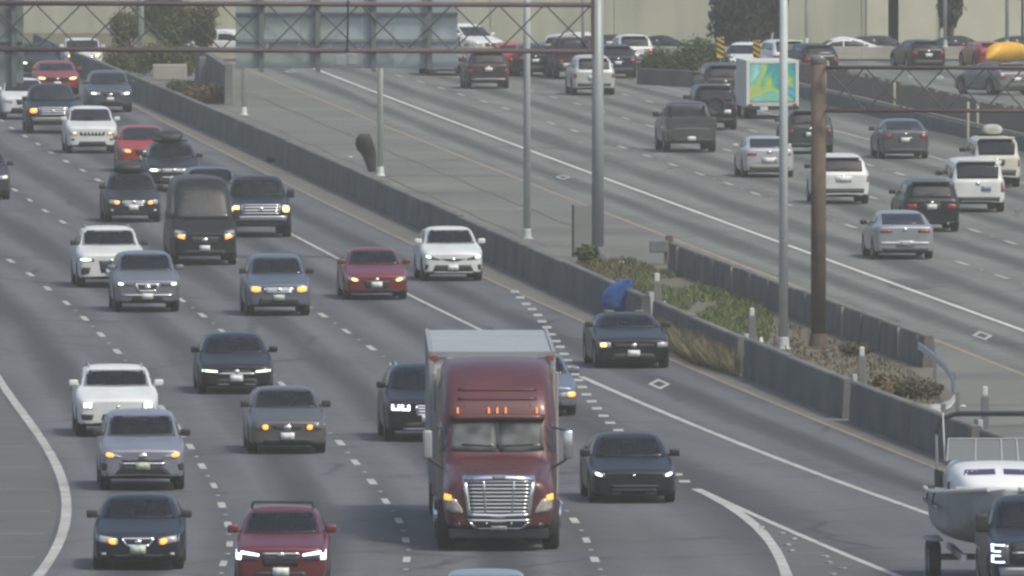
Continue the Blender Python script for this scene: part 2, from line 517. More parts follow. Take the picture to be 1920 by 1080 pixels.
line_strip('yellow_edge_line', YL, 150, 1250, 0.13, M_YELP2, left_road)
line_strip('white_lane_line', L1, 200, 640, 0.13, M_DASHP, left_road)
line_strip('white_lane_line', L1, 706, 1000, 0.17, M_WHITEP, left_road)
line_strip('white_gore_line', L5, 640, 1150, 0.21, mat('worn_white_paint', (0.24, 0.24, 0.235), 0.8, col2=(0.42, 0.42, 0.41), scale=0.8, detail=9), left_road)
for c, a, b in ((L2, 272 - 15 * 4, 1200), (L3, 369 - 19 * 6, 1200), (L4, 480 - 24 * 5, 1200)):
    for v in dash_rows(a, b):
        dash(c, v, 0.15, left_road)
        if v > 560:
            dot(c, v + 0.5 * min(36.5, 21.5e-6 * (v + 590) ** 2), left_road, 0.05)
# the dotted diverging line and the gore at its end
W_PTS = [(547,965),(558,975),(570,986),(580,997),(591,1008),(603,1016),(614,1025),(627,1033),(640,1042),(651,1050),(664,1057),(676,1064),(688,1071),(702,1077),(713,1084),(726,1091),(740,1099),(753,1109),(766,1119),(780,1131),(793,1144),(807,1159),(822,1174),(836,1192),(850,1212),(864,1232),(877,1251),(890,1269),(903,1283)]
for v, u in W_PTS:
    k = PXM(v); w = 0.24; h = 4.2
    mb = MB(); rows = [[G(u, v - h / 2) + Vector((-w / 2, 0, .006)), G(u, v - h / 2) + Vector((w / 2, 0, .006))],
                       [G(u + 1, v + h / 2) + Vector((-w / 2, 0, .006)), G(u + 1, v + h / 2) + Vector((w / 2, 0, .006))]]
    mb.grid(rows); o = mb.build('dotted_line_dash', M_WHITEP, left_road); fix_normals(o.data)
GA = Curve([(918,1312),(945,1365),(975,1432),(1010,1515),(1045,1597),(1080,1682),(1200,1990)], 2)
GB = Curve([(918,1308),(940,1348),(960,1384),(985,1416),(1005,1436),(1040,1458),(1080,1475),(1130,1488)], 3)
line_strip('gore_line', GA, 917, 1200, 0.17, M_WHITEP, left_road, z=0.009)
line_strip('gore_line', GB, 917, 1200, 0.22, M_WHITEP, left_road, z=0.006)
mbg = MB(); rows = []
for v in np.arange(950, 1260, 10):
    a = GB.P(v); b_ = GA.P(v)
    rows.append([a + Vector((0.12, 0, 0.003)), b_ + Vector((-0.1, 0, 0.003))])
mbg.grid(rows); o = mbg.build('gore_pavement', M_GORE, left_road); fix_normals(o.data)
for v in (1000, 1018, 1036, 1058):
    mb = MB(); a = GB.P(v) + Vector((0.35, 0, .007)); b_ = GA.P(v) + Vector((-0.35, 0, .007)); 
    mb.grid([[a, b_], [a + Vector((0, -.5, 0)), b_ + Vector((0, -.5, 0))]])
    o = mb.build('gore_seam', M_SHOULD, left_road); fix_normals(o.data)
for k in range(9):
    v = 990 + k * 11; a = GB.P(v).lerp(GA.P(v), 0.15 + 0.5 * rng.random())
    mb = MB(); mb.bbox(a + Vector((0, 0, 0.02)), (0.1, 0.16, 0.03), 0.008, rng.random())
    mb.build('road_debris', M_DASHP, left_road)
# left gore: dark slabs outside the curved white line
rows = []
for v in np.arange(560, 1330, 12):
    rows.append([L5.P(v) + Vector((-60, 0, .003)), L5.P(v) + Vector((-0.2, 0, .003))])
mb = MB(); mb.grid(rows); o = mb.build('gore_pavement', M_GORE, left_road); fix_normals(o.data)
for v in (752, 795, 836, 876, 917, 958, 1000, 1044, 1090):
    mb = MB(); a = L5.P(v) + Vector((-12, 0, .007)); b_ = L5.P(v) + Vector((-0.35, 0, .007)); w = Vector((0, -0.35, 0))
    mb.grid([[a, a.lerp(b_, .5), b_], [a + w, a.lerp(b_, .5) + w * .8, b_ + w]])
    o = mb.build('slab_joint', mat('joint_seal', (0.11, 0.12, 0.10), .9, col2=(0.19, 0.20, 0.17), scale=3), left_road); fix_normals(o.data)
line_strip('yellow_edge_line', YR, V_FAR, 900, 0.16, M_YELP, right_road)
line_strip('white_lane_line', R0, V_FAR, 760, 0.17, mat('bright_road_paint', (0.40, 0.40, 0.385), 0.7, col2=(0.56, 0.56, 0.535), scale=1.2), right_road)
line_strip('white_edge_line', RE, 150, 520, 0.13, M_DASHP, right_road)
for c, a, b in ((R1, 142 - 22, 640), (R2, 179 - 44, 560), (R3, 178 - 36, 480)):
    for v in dash_rows(a, b):
        dash(c, v, 0.15, right_road, 0.30)
        if v > 250: dot(c, v + 0.5 * 21.5e-6 * (v + 590) ** 2, right_road, 0.05)
# carpool diamonds
def diamond(u, v, parent, w=0.62, l=6.5, t=0.16):
    c = G(u, v, 0.006)
    outer = [(0, -l / 2), (w, 0), (0, l / 2), (-w, 0)]
    k = 0.60
    mb = MB()
    o_ = [c + Vector((x, y, 0)) for x, y in outer]; i_ = [c + Vector((x * k, y * k, 0)) for x, y in outer]
    mb.add(o_ + i_, [(j, (j + 1) % 4, 4 + (j + 1) % 4, 4 + j) for j in range(4)])
    o = mb.build('carpool_diamond', M_DASHP, parent); fix_normals(o.data)
diamond(1236, 720, left_road, 0.28); diamond(1842, 629, right_road, 0.28); diamond(1056, 332, right_road, 0.28); diamond(545, 134, right_road, 0.3)
# ------------------------------------------------------------------ vehicles: one builder, many shapes
KINDS = {
 # L, W, H, clearance, tyre radius, hood front z, cowl z, cowl t, header t, header z, roof-peak t, rear-header t, rear-header z, rear-base t, rear-base z, tail z, roof-edge factor
 'sedan': dict(L=4.75, W=1.84, H=1.45, zb=.19, r=.33, zhf=.74, zc=.96, tc=.27, th=.42, zh=1.38, tp=.53, tr=.72, zr=1.36, tb=.885, zb2=1.06, zt=1.02, rf=.70, a1=.185, a2=.785),
 'coupe': dict(L=4.80, W=1.90, H=1.37, zb=.16, r=.35, zhf=.78, zc=.98, tc=.33, th=.46, zh=1.30, tp=.56, tr=.68, zr=1.30, tb=.88, zb2=1.06, zt=1.05, rf=.66, a1=.18, a2=.78),
 'hatch': dict(L=4.30, W=1.80, H=1.49, zb=.19, r=.33, zhf=.78, zc=1.00, tc=.26, th=.42, zh=1.42, tp=.54, tr=.86, zr=1.38, tb=.965, zb2=1.02, zt=.98, rf=.71, a1=.19, a2=.80),
 'suv':   dict(L=4.60, W=1.85, H=1.68, zb=.25, r=.36, zhf=.92, zc=1.12, tc=.25, th=.39, zh=1.59, tp=.52, tr=.90, zr=1.56, tb=.975, zb2=1.10, zt=1.06, rf=.745, a1=.19, a2=.79),
 'wagon': dict(L=4.80, W=1.82, H=1.60, zb=.23, r=.35, zhf=.84, zc=1.04, tc=.26, th=.40, zh=1.51, tp=.52, tr=.90, zr=1.48, tb=.975, zb2=1.04, zt=1.00, rf=.73, a1=.19, a2=.78),
 'boxy':  dict(L=4.60, W=1.83, H=1.80, zb=.28, r=.37, zhf=.98, zc=1.14, tc=.25, th=.35, zh=1.72, tp=.50, tr=.955, zr=1.70, tb=.985, zb2=1.12, zt=1.08, rf=.82, a1=.18, a2=.78),
 'pickup':dict(L=5.70, W=2.00, H=1.92, zb=.34, r=.40, zhf=1.10, zc=1.26, tc=.26, th=.355, zh=1.82, tp=.44, tr=.575, zr=1.82, tb=.60, zb2=.98, zt=.98, rf=.76, a1=.165, a2=.79),
 'van':   dict(L=6.20, W=1.99, H=2.62, zb=.28, r=.36, zhf=1.02, zc=1.36, tc=.155, th=.275, zh=2.34, tp=.36, tr=.975, zr=2.56, tb=.99, zb2=1.10, zt=1.05, rf=.83, a1=.155, a2=.78),
}
PLAN = [(0, .80), (.010, .885), (.035, .94), (.09, .985), (.17, 1.0), (.80, 1.0), (.90, .985), (.965, .94), (.99, .885), (1, .82)]
WHEEL_CACHE = {}

def wheel_meshes(r, dark):
    key = (round(r, 3), dark)
    if key in WHEEL_CACHE: return WHEEL_CACHE[key]
    w = r * 0.33
    mb = MB(); mb.lathe([(-w, r * .60), (-w, r * .90), (-w * .75, r), (w * .75, r), (w, r * .90), (w * .93, r * .64), (w * .6, r * .62)], 'x', 22)
    ty = mb.build('wheel', TYRE, smooth=True, mesh_only=True)
    mb = MB(); mb.lathe([(w * .95, r * .66), (w * .80, r * .60), (w * .35, r * .56), (w * .30, r * .10), (w * .55, .001)], 'x', 22)
    for k in range(5):
        t = k * 2 * math.pi / 5
        R = Matrix.Rotation(t, 3, 'X')
        mb.box(R @ Vector((w * .62, 0, r * .34)), (w * .3, r * .16, r * .54), rot=R)
    ri = mb.build('rim', RIM_D if dark else RIM, smooth=False, mesh_only=True)
    WHEEL_CACHE[key] = (ty, ri)
    return ty, ri

def add_wheels(root, spec, xs, ys, r, dark=False):
    ty, ri = wheel_meshes(r, dark)
    for y in ys:
        for s in (-1, 1):
            o = link('wheel', ty, root, (s * xs, y, r))
            if s < 0: o.rotation_euler = (0, 0, math.pi)
            link('rim', ri, o)

def subsurf(me, level):
    o = bpy.data.objects.new('tmp', me); COL.objects.link(o)
    md = o.modifiers.new('s', 'SUBSURF'); md.levels = level; md.render_levels = level
    dg = bpy.context.evaluated_depsgraph_get()
    ev = o.evaluated_get(dg)
    out = bpy.data.meshes.new_from_object(ev)
    bpy.data.objects.remove(o)
    bpy.data.meshes.remove(me)
    return out

def loft_mesh(name, rings, level):
    """closed rings of equal length, capped by strips between mirrored halves"""
    n = len(rings[0]); verts = [p for r in rings for p in r]; fs = []
    for j in range(len(rings) - 1):
        for i in range(n):
            fs.append((j * n + i, (j + 1) * n + i, (j + 1) * n + (i + 1) % n, j * n + (i + 1) % n))
    h = n // 2
    def cap(base, rev):
        # ring starts at bottom centre, goes up the +x side to top centre (index h), back down the -x side
        out = []
        for i in range(h):
            a, b = i, i + 1
            c, d = (n - i - 1), (n - i) % n
            q = [base + a, base + b, base + c, base + d]
            q2 = []
            for x in q:
                if x not in q2: q2.append(x)
            out.append(tuple(reversed(q2)) if rev else tuple(q2))
        return out
    fs += cap(0, False) + cap((len(rings) - 1) * n, True)
    me = bpy.data.meshes.new(name)
    me.from_pydata([tuple(p) for p in verts], [], fs)
    fix_normals(me)
    if level: me = subsurf(me, level)
    me.polygons.foreach_set('use_smooth', [True] * len(me.polygons))
    return me

def bvh_of(me):
    return BVHTree.FromPolygons([v.co.copy() for v in me.vertices], [tuple(p.vertices) for p in me.polygons])

def half_ring(pts, y):
    """pts from bottom centre to top centre (x >= 0)"""
    r = [Vector((x, y, z)) for x, z in pts]
    l = [Vector((-x, y, z)) for x, z in pts[1:-1]][::-1]
    return r + l

def car_profiles(s):
    top = [(0, s['zhf'] - .10), (.012, s['zhf'] - .03), (.05, s['zhf'] + .01), (s['tc'], s['zc']), (s['th'], s['zh']), (s['tp'], s['H'] - .02),
           (s['tr'], s['zr']), (s['tb'], s['zb2']), (.985, s['zt']), (1.0, s['zt'] - .10)]
    belt = [(0, s['zhf'] - .12), (.012, s['zhf'] - .05), (.05, s['zhf'] - .02), (s['tc'], s['zc'] - .02), ((s['tc'] + s['tb']) / 2, s['zc'] + (0.0 if s['kind'] == 'pickup' else .03)), (s['tb'], s['zb2'] - .01), (.985, s['zt'] - .02), (1.0, s['zt'] - .12)]
    if s['kind'] == 'pickup':
        belt = belt[:4] + [(s['tr'], s['zc'] - .02), (s['tb'], s['zb2'] - .01)] + belt[6:]
    top = sorted(top); belt = sorted(belt)
    return top, belt

def car_body(s, level):
    L, W, r = s['L'], s['W'], s['r']
    top, belt = car_profiles(s)
    R = r + .075
    ts = {0, .010, .035, .08, 1, .990, .965, .92, s['tc'] - .012, s['tc'] + .006, (s['tc'] + s['th']) / 2, s['th'] - .008, s['th'] + .035, s['tp'],
          s['tr'] - .03, s['tr'] + .005, s['tb'] - .006, s['tb'] + .012, (s['tr'] + s['tb']) / 2}
    for a in (s['a1'], s['a2']):
        for d in (-1.10, -.90, -.5, 0, .5, .90, 1.10):
            ts.add(a + d * R / L)
    ts = sorted(t for t in ts if 0 <= t <= 1)
    out = [ts[0]]
    for t in ts[1:]:
        if t - out[-1] > .0045: out.append(t)
    out[-1] = 1.0
    rings = []
    for t in out:
        y = -L / 2 + t * L
        w = W / 2 * pw(PLAN, t)
        zb = s['zb'] + (.10 if t in (0, 1.0) else .02 if (t < .02 or t > .98) else 0)
        ztc = pw(top, t); zh = min(pw(belt, t), ztc)
        zl = zb
        for a in (s['a1'], s['a2']):
            d = abs(t - a) * L
            if d < R: zl = max(zl, min(r + math.sqrt(max(0, R * R - d * d)) * 1.04, zh - .14))
        rr = max(0.0, min(1.0, (ztc - zh) / (s['H'] - s['zc'])))
        rf = s['rf']
        pts = [(0, zb), (.58 * w, zb), (.60 * w, zl), (.93 * w, zl), (.985 * w, max(zl + .02, zb + .08)), (1.0 * w, lerp(max(zl, zb), zh, .55)),
               (.985 * w, zh - .065), (.93 * w, zh),
               (lerp(.86, (.93 + rf) / 2 + .01, rr) * w, zh + .52 * (ztc - zh) + .006),
               (lerp(.76, rf, rr) * w, zh + .955 * (ztc - zh) + .012 * (1 - rr)),
               (lerp(.42, rf * .62, rr) * w, zh + .99 * (ztc - zh) + .022),
               (0, ztc + .026)]
        rings.append(half_ring(pts, y))
    me = loft_mesh('body', rings, level)
    return me

def dec(bvh, upper, lower, axis='front', off=.008, nx=6, ny=3, thick=.03, maxd=30, smoothz=True):
    """a patch laid on the body: upper and lower edges given in the plane of view of that side"""
    def samp(poly, t):
        k = t * (len(poly) - 1); i = min(len(poly) - 2, int(k)); f = k - i
        return (lerp(poly[i][0], poly[i + 1][0], f), lerp(poly[i][1], poly[i + 1][1], f))
    dirs = {'front': Vector((0, 1, 0)), 'rear': Vector((0, -1, 0)), 'left': Vector((1, 0, 0)), 'right': Vector((-1, 0, 0)), 'top': Vector((0, 0, -1))}
    d = dirs[axis]
    rows = []
    last = None
    for j in range(ny + 1):
        row = []
        for i in range(nx + 1):
            a = samp(upper, i / nx); b = samp(lower, i / nx)
            q = (lerp(a[0], b[0], j / ny), lerp(a[1], b[1], j / ny))
            if axis in ('front', 'rear'): o = Vector((q[0], 0, q[1])) - d * 20
            elif axis in ('left', 'right'): o = Vector((0, q[0], q[1])) - d * 20
            else: o = Vector((q[0], q[1], 0)) - d * 20
            h = bvh.ray_cast(o, d, 40)
            if h[0] is None:
                hn = bvh.find_nearest(o + d * 18)
                p = Vector(hn[0]) if hn[0] is not None else o + d * 20
            else:
                p = h[0]
            row.append(p - d * off)
        rows.append(row)
    mb = MB(); mb.grid(rows)
    n, m = nx + 1, ny + 1
    ring = [i for i in range(n)] + [j * n + n - 1 for j in range(1, m)] + [(m - 1) * n + i for i in range(n - 2, -1, -1)] + [j * n for j in range(m - 2, 0, -1)]
    k = len(mb.v)
    mb.v += [tuple(Vector(mb.v[i]) + d * thick) for i in ring]
    q = len(ring)
    for i in range(q):
        mb.f.append((ring[i], k + i, k + (i + 1) % q, ring[(i + 1) % q])); mb.m.append(0)
    return mb

def mirror_poly(p):
    return [(-x, z) for x, z in p]

def open_cabin(me, root, s, hw, L, o):
    """cut the opening behind the windshield and furnish what shows through it"""
    z0, z1 = s['zc'] + .05, s['zh'] - .06
    x0, x1 = .74 * hw, (s['rf'] - .07) * hw
    bm = bmesh.new(); bm.from_mesh(me)
    kill = []
    for f in bm.faces:
        c = f.calc_center_median()
        if f.normal.y < -.15 and z0 < c.z < z1 and c.y < 0:
            if abs(c.x) < lerp(x0, x1, (c.z - z0) / (z1 - z0)): kill.append(f)
    bmesh.ops.delete(bm, geom=kill, context='FACES')
    bm.to_mesh(me); bm.free()
    yc = -L / 2 + s['tc'] * L; yh = -L / 2 + s['th'] * L
    zc = s['zc']
    mb = MB(); mb.bbox((0, yc + .30, zc - .06), (1.36 * hw, .62, .16), .05); mb.build('dashboard', DASH, root)
    sm = SEAT_T if o.get('tan_seats') else SEAT
    for sx in (-1, 1):
        mb = MB(); mb.bbox((sx * .40 * hw, yh + .62, zc - .02), (.50, .16, .56), .06); st = mb.build('seat', sm, root, True)
        mb = MB(); mb.bbox((sx * .40 * hw, yh + .62, zc + .33), (.27, .11, .19), .045); mb.build('headrest', sm, st, True)
    mb = MB(); x = .40 * hw; n = 18; rr = .18
    pts = [(x + rr * math.cos(2 * math.pi * i / n), yc + .72 + .05 * math.sin(2 * math.pi * i / n), zc - .02 + rr * math.sin(2 * math.pi * i / n)) for i in range(n + 1)]
    mb.path(pts, .018, 6); mb.box((x, yc + .74, zc - .02), (.30, .03, .05)); mb.build('steering_wheel', BLACK, root)
    mb = MB(); mb.bbox((0, yh - .10, s['zh'] - .13), (.26, .03, .075), .012); mb.build('rear_view_mirror', BLACK, root)

def make_car(name, label, cat, group, u, v, kind, col, away=False, level=None, yaw=None, z0=0.0, dyaw=0.0, **o):
    s = dict(KINDS[kind]); s['kind'] = kind
    for k in list(o):
        if k in s: s[k] = o.pop(k)
    lines = RIGHT_LINES if away else LEFT_LINES
    if yaw is None:
        yaw = heading(lines, u, v, away) + dyaw
    if level is None: level = 2 if v > 420 else 1
    L, W = s['L'], s['W']; hw = W / 2
    # local front is -Y; put the axle nearest to the camera on the spot
    foot = G(u, v, z0)
    ya = -L / 2 + (s['a2'] if away else s['a1']) * L
    Rz = Matrix.Rotation(yaw, 3, 'Z')
    loc = foot - Rz @ Vector((0, ya, 0))
    loc.z = z0
    root = thing(name, label, cat, loc, yaw, group)
    PAINT = paint(*col) if isinstance(col, tuple) else col
    me = car_body(s, level)
    me.materials.append(PAINT); me.materials.append(UNDER)
    mi = []
    clad = o.get('clad', 0.0)
    for p in me.polygons:
        c = p.center
        mi.append(1 if (p.normal.z < -.45 and c.z < s['zhf'] * .8) or c.z < s['zb'] + clad or (p.normal.z < .2 and abs(c.x) < hw * .80 and c.z < s['zh'] * .62 and -L / 2 * .9 < c.y < L / 2 * .9 and c.z < s['zb'] + .5 and abs(p.normal.x) > .5) else 0)
    me.polygons.foreach_set('material_index', mi)
    body = link('body', me, root)
    bv = bvh_of(me)
    top, belt = car_profiles(s)
    cabin = (not away) and v > 330 and kind != 'van' and o.get('glass') is None and z0 == 0.0
    if cabin:
        open_cabin(me, root, s, hw, L, o)
    nx = 10 if level == 2 else 6
    zf = lambda q: s['zb'] + q * (s['zhf'] - s['zb'])
    glass = o.get('glass', GLASS)
    front_glass = GLASS_W if cabin else glass
    def part(pname, m, upper, lower, axis='front', off=.008, nx=nx, ny=3, parent=root, thick=.03):
        ob = dec(bv, upper, lower, axis, off, nx, ny, thick).build(pname, m, parent, True)
        fix_normals(ob.data)
        return ob
    # ---- glass
    zlo, zhi = s['zc'] + .022, s['zh'] - .028
    rf = s['rf']
    part('windshield', front_glass, [(-(rf - .035) * hw, zhi), ((rf - .035) * hw, zhi)], [(-.80 * hw, zlo), (0, zlo - .012), (.80 * hw, zlo)], 'front', .022, 16, 7, thick=.05)
    zrl = s['zb2'] + o.get('rw_lo', .015); zrh = s['zr'] - .02
    xk = (rf - .06) * hw
    if kind not in ('van',):
        xl = o.get('rw_x', .70) * hw
        part('rear_window', GLASS_T if o.get('tint', True) else glass, [(-xk, zrh), (xk, zrh)], [(-xl, zrl), (xl, zrl)], 'rear', .022, 14, 6, thick=.05)
    t0, t1 = s['tc'] + .035, (s['tr'] + s['tb']) / 2 - .02
    if kind == 'pickup': t1 = s['tr'] - .01
    if kind == 'van': t1 = .36
    tb_ = lerp(t0, t1, .47)
    spans = [(t0, tb_ - .007), (tb_ + .007, t1)] if kind != 'van' else [(t0, t1)]
    for ax in ('left', 'right'):
        for a, b in spans:
            up, lo = [], []
            for k in range(7):
                t = lerp(a, b, k / 6)
                y = -L / 2 + t * L
                zl_ = pw(belt, t) + .045; zu = max(pw(top, t) - .105, zl_ + .015)
                up.append((y, zu)); lo.append((y, zl_))
            part('side_window', GLASS_T if o.get('tint', True) and a > t0 else glass, up, lo, ax, .006, 6, 3)
    # ---- wheels
    add_wheels(root, s, hw - s['r'] * .36, (-L / 2 + s['a1'] * L, -L / 2 + s['a2'] * L), s['r'], o.get('dark_rims', False))
    mb = MB(); mb.box((0, 0, s['zb'] + .14), (W * .62, L * .86, .22)); mb.build('chassis', UNDER, root)
    # ---- mirrors
    mcol = o.get('mirror', PAINT)
    ym = -L / 2 + (s['tc'] + .055) * L
    mw, mh = o.get('mirror_size', (.21, .15))
    for sx in (-1, 1):
        mb = MB(); mb.bbox((sx * (hw * .97 + mw / 2 - .045), ym, s['zc'] + .09 + o.get('mirror_dz', 0)), (mw, .13, mh), .035)
        mb.box((sx * (hw * .93 + .03), ym, s['zc'] + .05 + o.get('mirror_dz', 0)), (.14, .06, .04))
        mb.build('side_mirror', mcol, root, True)
    if away:
        rear_details(root, part, s, o, hw, L, bv, PAINT)
    else:
        front_details(root, part, s, o, hw, L, bv, PAINT, zf)
    # ---- roof load
    def roof_z(x, y):
        h = bv.ray_cast(Vector((x, y, 9)), Vector((0, 0, -1)), 20)
        return h[0].z if h[0] is not None else s['H']
    if o.get('rails'):
        for sx in (-1, 1):
            ys_ = [-L / 2 + t * L for t in np.linspace(s['th'] + .06, s['tr'] - .06, 6)]
            x = sx * (rf - .10) * hw
            mb = MB(); mb.path([(x, y, roof_z(x, y) + (.05 if 0 < i < 5 else .0)) for i, y in enumerate(ys_)], .022, 6)
            mb.build('roof_rail', BLACK if o['rails'] == 'black' else M_GALV, root)
    if o.get('crossbar'):
        y = -L / 2 + (s['th'] + .08) * L
        z = roof_z(0, y)
        mb = MB(); x = (rf - .05) * hw
        mb.path([(-x, y, z - .05), (-x * .95, y, z + .07), (x * .95, y, z + .07), (x, y, z - .05)], .025, 8)
        mb.build('roof_bar', BLACK, root)
    if o.get('roofbox'):
        y = -L / 2 + (s['tp'] + .08) * L
        z = roof_z(0, y); bw, bh, bl, bm_ = o['roofbox']
        rings = []
        for t, k, zk in ((0, .55, .35), (.05, .8, .7), (.25, .97, 1), (.8, 1, 1), (.97, .9, .85), (1, .75, .6)):
            pts = [(0, 0.0), (.42 * bw * k, 0.0), (.5 * bw * k, bh * .35 * zk), (.46 * bw * k, bh * .8 * zk), (.25 * bw * k, bh * zk), (0, bh * zk)]
            rings.append([p + Vector((0, y, z + .06)) for p in half_ring(pts, (t - .5) * bl)])
        m2 = loft_mesh('roof_box', rings, 1); m2.materials.append(bm_)
        link('roof_box', m2, root)
        mb = MB()
        for dy in (-.35, .35): mb.box((0, y + dy, z + .03), (rf * 1.7 * hw, .05, .05))
        mb.build('roof_bar', BLACK, root)
    if kind == 'pickup':
        y0, y1 = -L / 2 + s['tb'] * L + .03, L / 2 - .03
        zr_ = o.get('bed_z', 1.30)
        for sx in (-1, 1):
            mb = MB(); mb.bbox((sx * (hw * .965 - .045), (y0 + y1) / 2, (.90 + zr_) / 2), (.09, y1 - y0 - .06, zr_ - .90), .02)
            mb.build('bed_side', PAINT, root)
        mb = MB(); mb.bbox((0, y1 - .03, (.62 + zr_) / 2), (W * .90, .07, zr_ - .62), .02)
        tg = mb.build('tailgate', PAINT, root)
        mb = MB(); mb.bbox((0, y1 + .01, zr_ - .14), (.30, .03, .07), .01); mb.build('tailgate_handle', BLACK, tg)
        mb = MB(); mb.bbox((0, y0 - .01, (.90 + zr_) / 2), (W * .90, .06, zr_ - .90), .015); mb.build('bed_bulkhead', PAINT, root)
    return root, s, bv

def front_details(root, part, s, o, hw, L, bv, PAINT, zf):
    X = lambda f: f * hw
    g = o.get('grille', (.34, .30, .84, .56, 'black'))
    if g:
        xt, xb, qt, qb, gk = g
        mt = {'black': BLACK, 'chrome': BLACK, 'bars': BLACK, 'gap': BLACK, 'paint': PAINT}[gk]
        gr = part('grille', mt, [(-X(xt), zf(qt)), (X(xt), zf(qt))], [(-X(xb), zf(qb)), (X(xb), zf(qb))], off=.014)
        if gk in ('chrome', 'bars'):
            d = .045
            part('grille_trim', CHROME, [(-X(xt) - .02, zf(qt) + .02), (X(xt) + .02, zf(qt) + .02)], [(-X(xt) - .015, zf(qt) - d + .015), (X(xt) + .015, zf(qt) - d + .015)], off=.022, ny=1, parent=gr)
            part('grille_trim', CHROME, [(-X(xb) - .01, zf(qb) + d - .02), (X(xb) + .01, zf(qb) + d - .02)], [(-X(xb) - .02, zf(qb) - .02), (X(xb) + .02, zf(qb) - .02)], off=.022, ny=1, parent=gr)
            for sg in (-1, 1):
                part('grille_trim', CHROME, [(sg * (X(xt) - .02), zf(qt)), (sg * (X(xt) + .025), zf(qt))], [(sg * (X(xb) - .02), zf(qb)), (sg * (X(xb) + .025), zf(qb))], off=.022, nx=2, parent=gr)
        if gk == 'bars':
            nb = o.get('nbars', 2)
            for k in range(nb):
                q = lerp(qb, qt, (k + 1) / (nb + 1)); xm = lerp(xb, xt, (k + 1) / (nb + 1))
                part('grille_bar', o.get('bar_mat', CHROME), [(-X(xm), zf(q) + .03), (X(xm), zf(q) + .03)], [(-X(xm), zf(q) - .03), (X(xm), zf(q) - .03)], off=.024, ny=1, parent=gr)
        if gk == 'gap':            # seven slots
            for k in range(6):
                x = X(lerp(-xt, xt, (k + 1) / 7))
                part('grille_post', PAINT, [(x - .025, zf(qt)), (x + .025, zf(qt))], [(x - .025, zf(qb)), (x + .025, zf(qb))], off=.024, nx=1, ny=1, parent=gr)
    if o.get('badge', True):
        bz = zf(o.get('badge_q', .72)); bs = o.get('badge_s', .065)
        n = 10
        part('badge', CHROME, [(bs * math.cos(math.pi * (1 - i / n)), bz + bs * .75 * math.sin(math.pi * (1 - i / n))) for i in range(n + 1)],
             [(bs * math.cos(math.pi * (1 - i / n)), bz - bs * .75 * math.sin(math.pi * (1 - i / n))) for i in range(n + 1)], off=.030, nx=n, ny=2)
    it = o.get('intake', (.52, .60, .36, .10))
    if it:
        xt, xb, qt, qb = it
        part('lower_intake', BLACK, [(-X(xt), zf(qt)), (X(xt), zf(qt))], [(-X(xb), zf(qb)), (X(xb), zf(qb))], off=.012)
    if o.get('skid'):
        part('skid_plate', M_GALV, [(-X(.5), zf(.16)), (X(.5), zf(.16))], [(-X(.42), zf(.07)), (X(.42), zf(.07))], off=.03, ny=1)
    if o.get('lip'):
        q, w_, lm = o['lip']
        part('bumper_trim', lm, [(-X(w_), zf(q) + .025), (X(w_), zf(q) + .025)], [(-X(w_ * .93), zf(q) - .02), (X(w_ * .93), zf(q) - .02)], off=.025, ny=1)
    if o.get('chrome_bumper'):
        q0, q1 = o['chrome_bumper']
        part('bumper', CHROME if o.get('bumper_mat') is None else o['bumper_mat'], [(-X(.97), zf(q1)), (X(.97), zf(q1))], [(-X(.93), zf(q0)), (X(.93), zf(q0))], off=.035, nx=12)
    lx = o.get('lamp', (.50, .93, .82, .92, .66, .70))
    lm = o.get('lens', LENS)
    lit = o.get('lit', (0.0, .45, .1, .9, None))
    for sg in (-1, 1):
        xi, xo, qit, qot, qib, qob = lx
        def P(f, h):
            x = lerp(xi, xo, f); t_ = lerp(qit, qot, f); b_ = lerp(qib, qob, f)
            return (sg * X(x), zf(lerp(b_, t_, h)))
        hl = part('headlight', lm, [P(0, 1), P(.5, 1.02), P(1, 1)], [P(0, 0), P(.5, -.02), P(1, 0)], off=.014, nx=6, ny=3)
        lits = o.get('lits') or ([lit] if lit[4] is not None else [])
        for (f0, f1, h0, h1, ml) in lits:
            if f1 - f0 > .25 and h1 - h0 > .5:      # rounded reflector
                n_ = 8; fm_, hm_ = (f0 + f1) / 2, (h0 + h1) / 2
                ang = [math.pi * (1 - i / n_) for i in range(n_ + 1)]
                part('lamp', ml, [P(fm_ + (f1 - f0) / 2 * math.cos(a), hm_ + (h1 - h0) / 2 * math.sin(a) ** .7) for a in ang], [P(fm_ + (f1 - f0) / 2 * math.cos(a), hm_ - (h1 - h0) / 2 * math.sin(a) ** .7) for a in ang], off=.026, nx=n_, ny=2, parent=hl, thick=.02)
            else:
                part('lamp', ml, [P(f0, h1), P(f1, h1)], [P(f0, h0), P(f1, h0)], off=.026, nx=4, ny=2, parent=hl, thick=.02)
        for (x0, x1, q0, q1, fm) in o.get('fog', []):
            part('fog_light', fm, [(sg * X(x0), zf(q1)), (sg * X(x1), zf(q1))], [(sg * X(x0), zf(q0)), (sg * X(x1), zf(q0))], off=.018, nx=3, ny=2)
        for (pl, fm) in o.get('side_poly', []):
            k = len(pl) // 2
            part('bumper_vent', fm, [(sg * X(x), zf(q)) for x, q in pl[:k]], [(sg * X(x), zf(q)) for x, q in pl[k:][::-1]], off=.014, nx=4, ny=3)
    pq = o.get('plate', .40)
    if pq is not None:
        z = zf(pq)
        part('number_plate', o.get('plate_mat', PLATE), [(-.155, z + .08), (.155, z + .08)], [(-.155, z - .08), (.155, z - .08)], off=.035, nx=3, ny=1)
    for sx in (-1, 1):   # wipers at the foot of the windshield
        pass

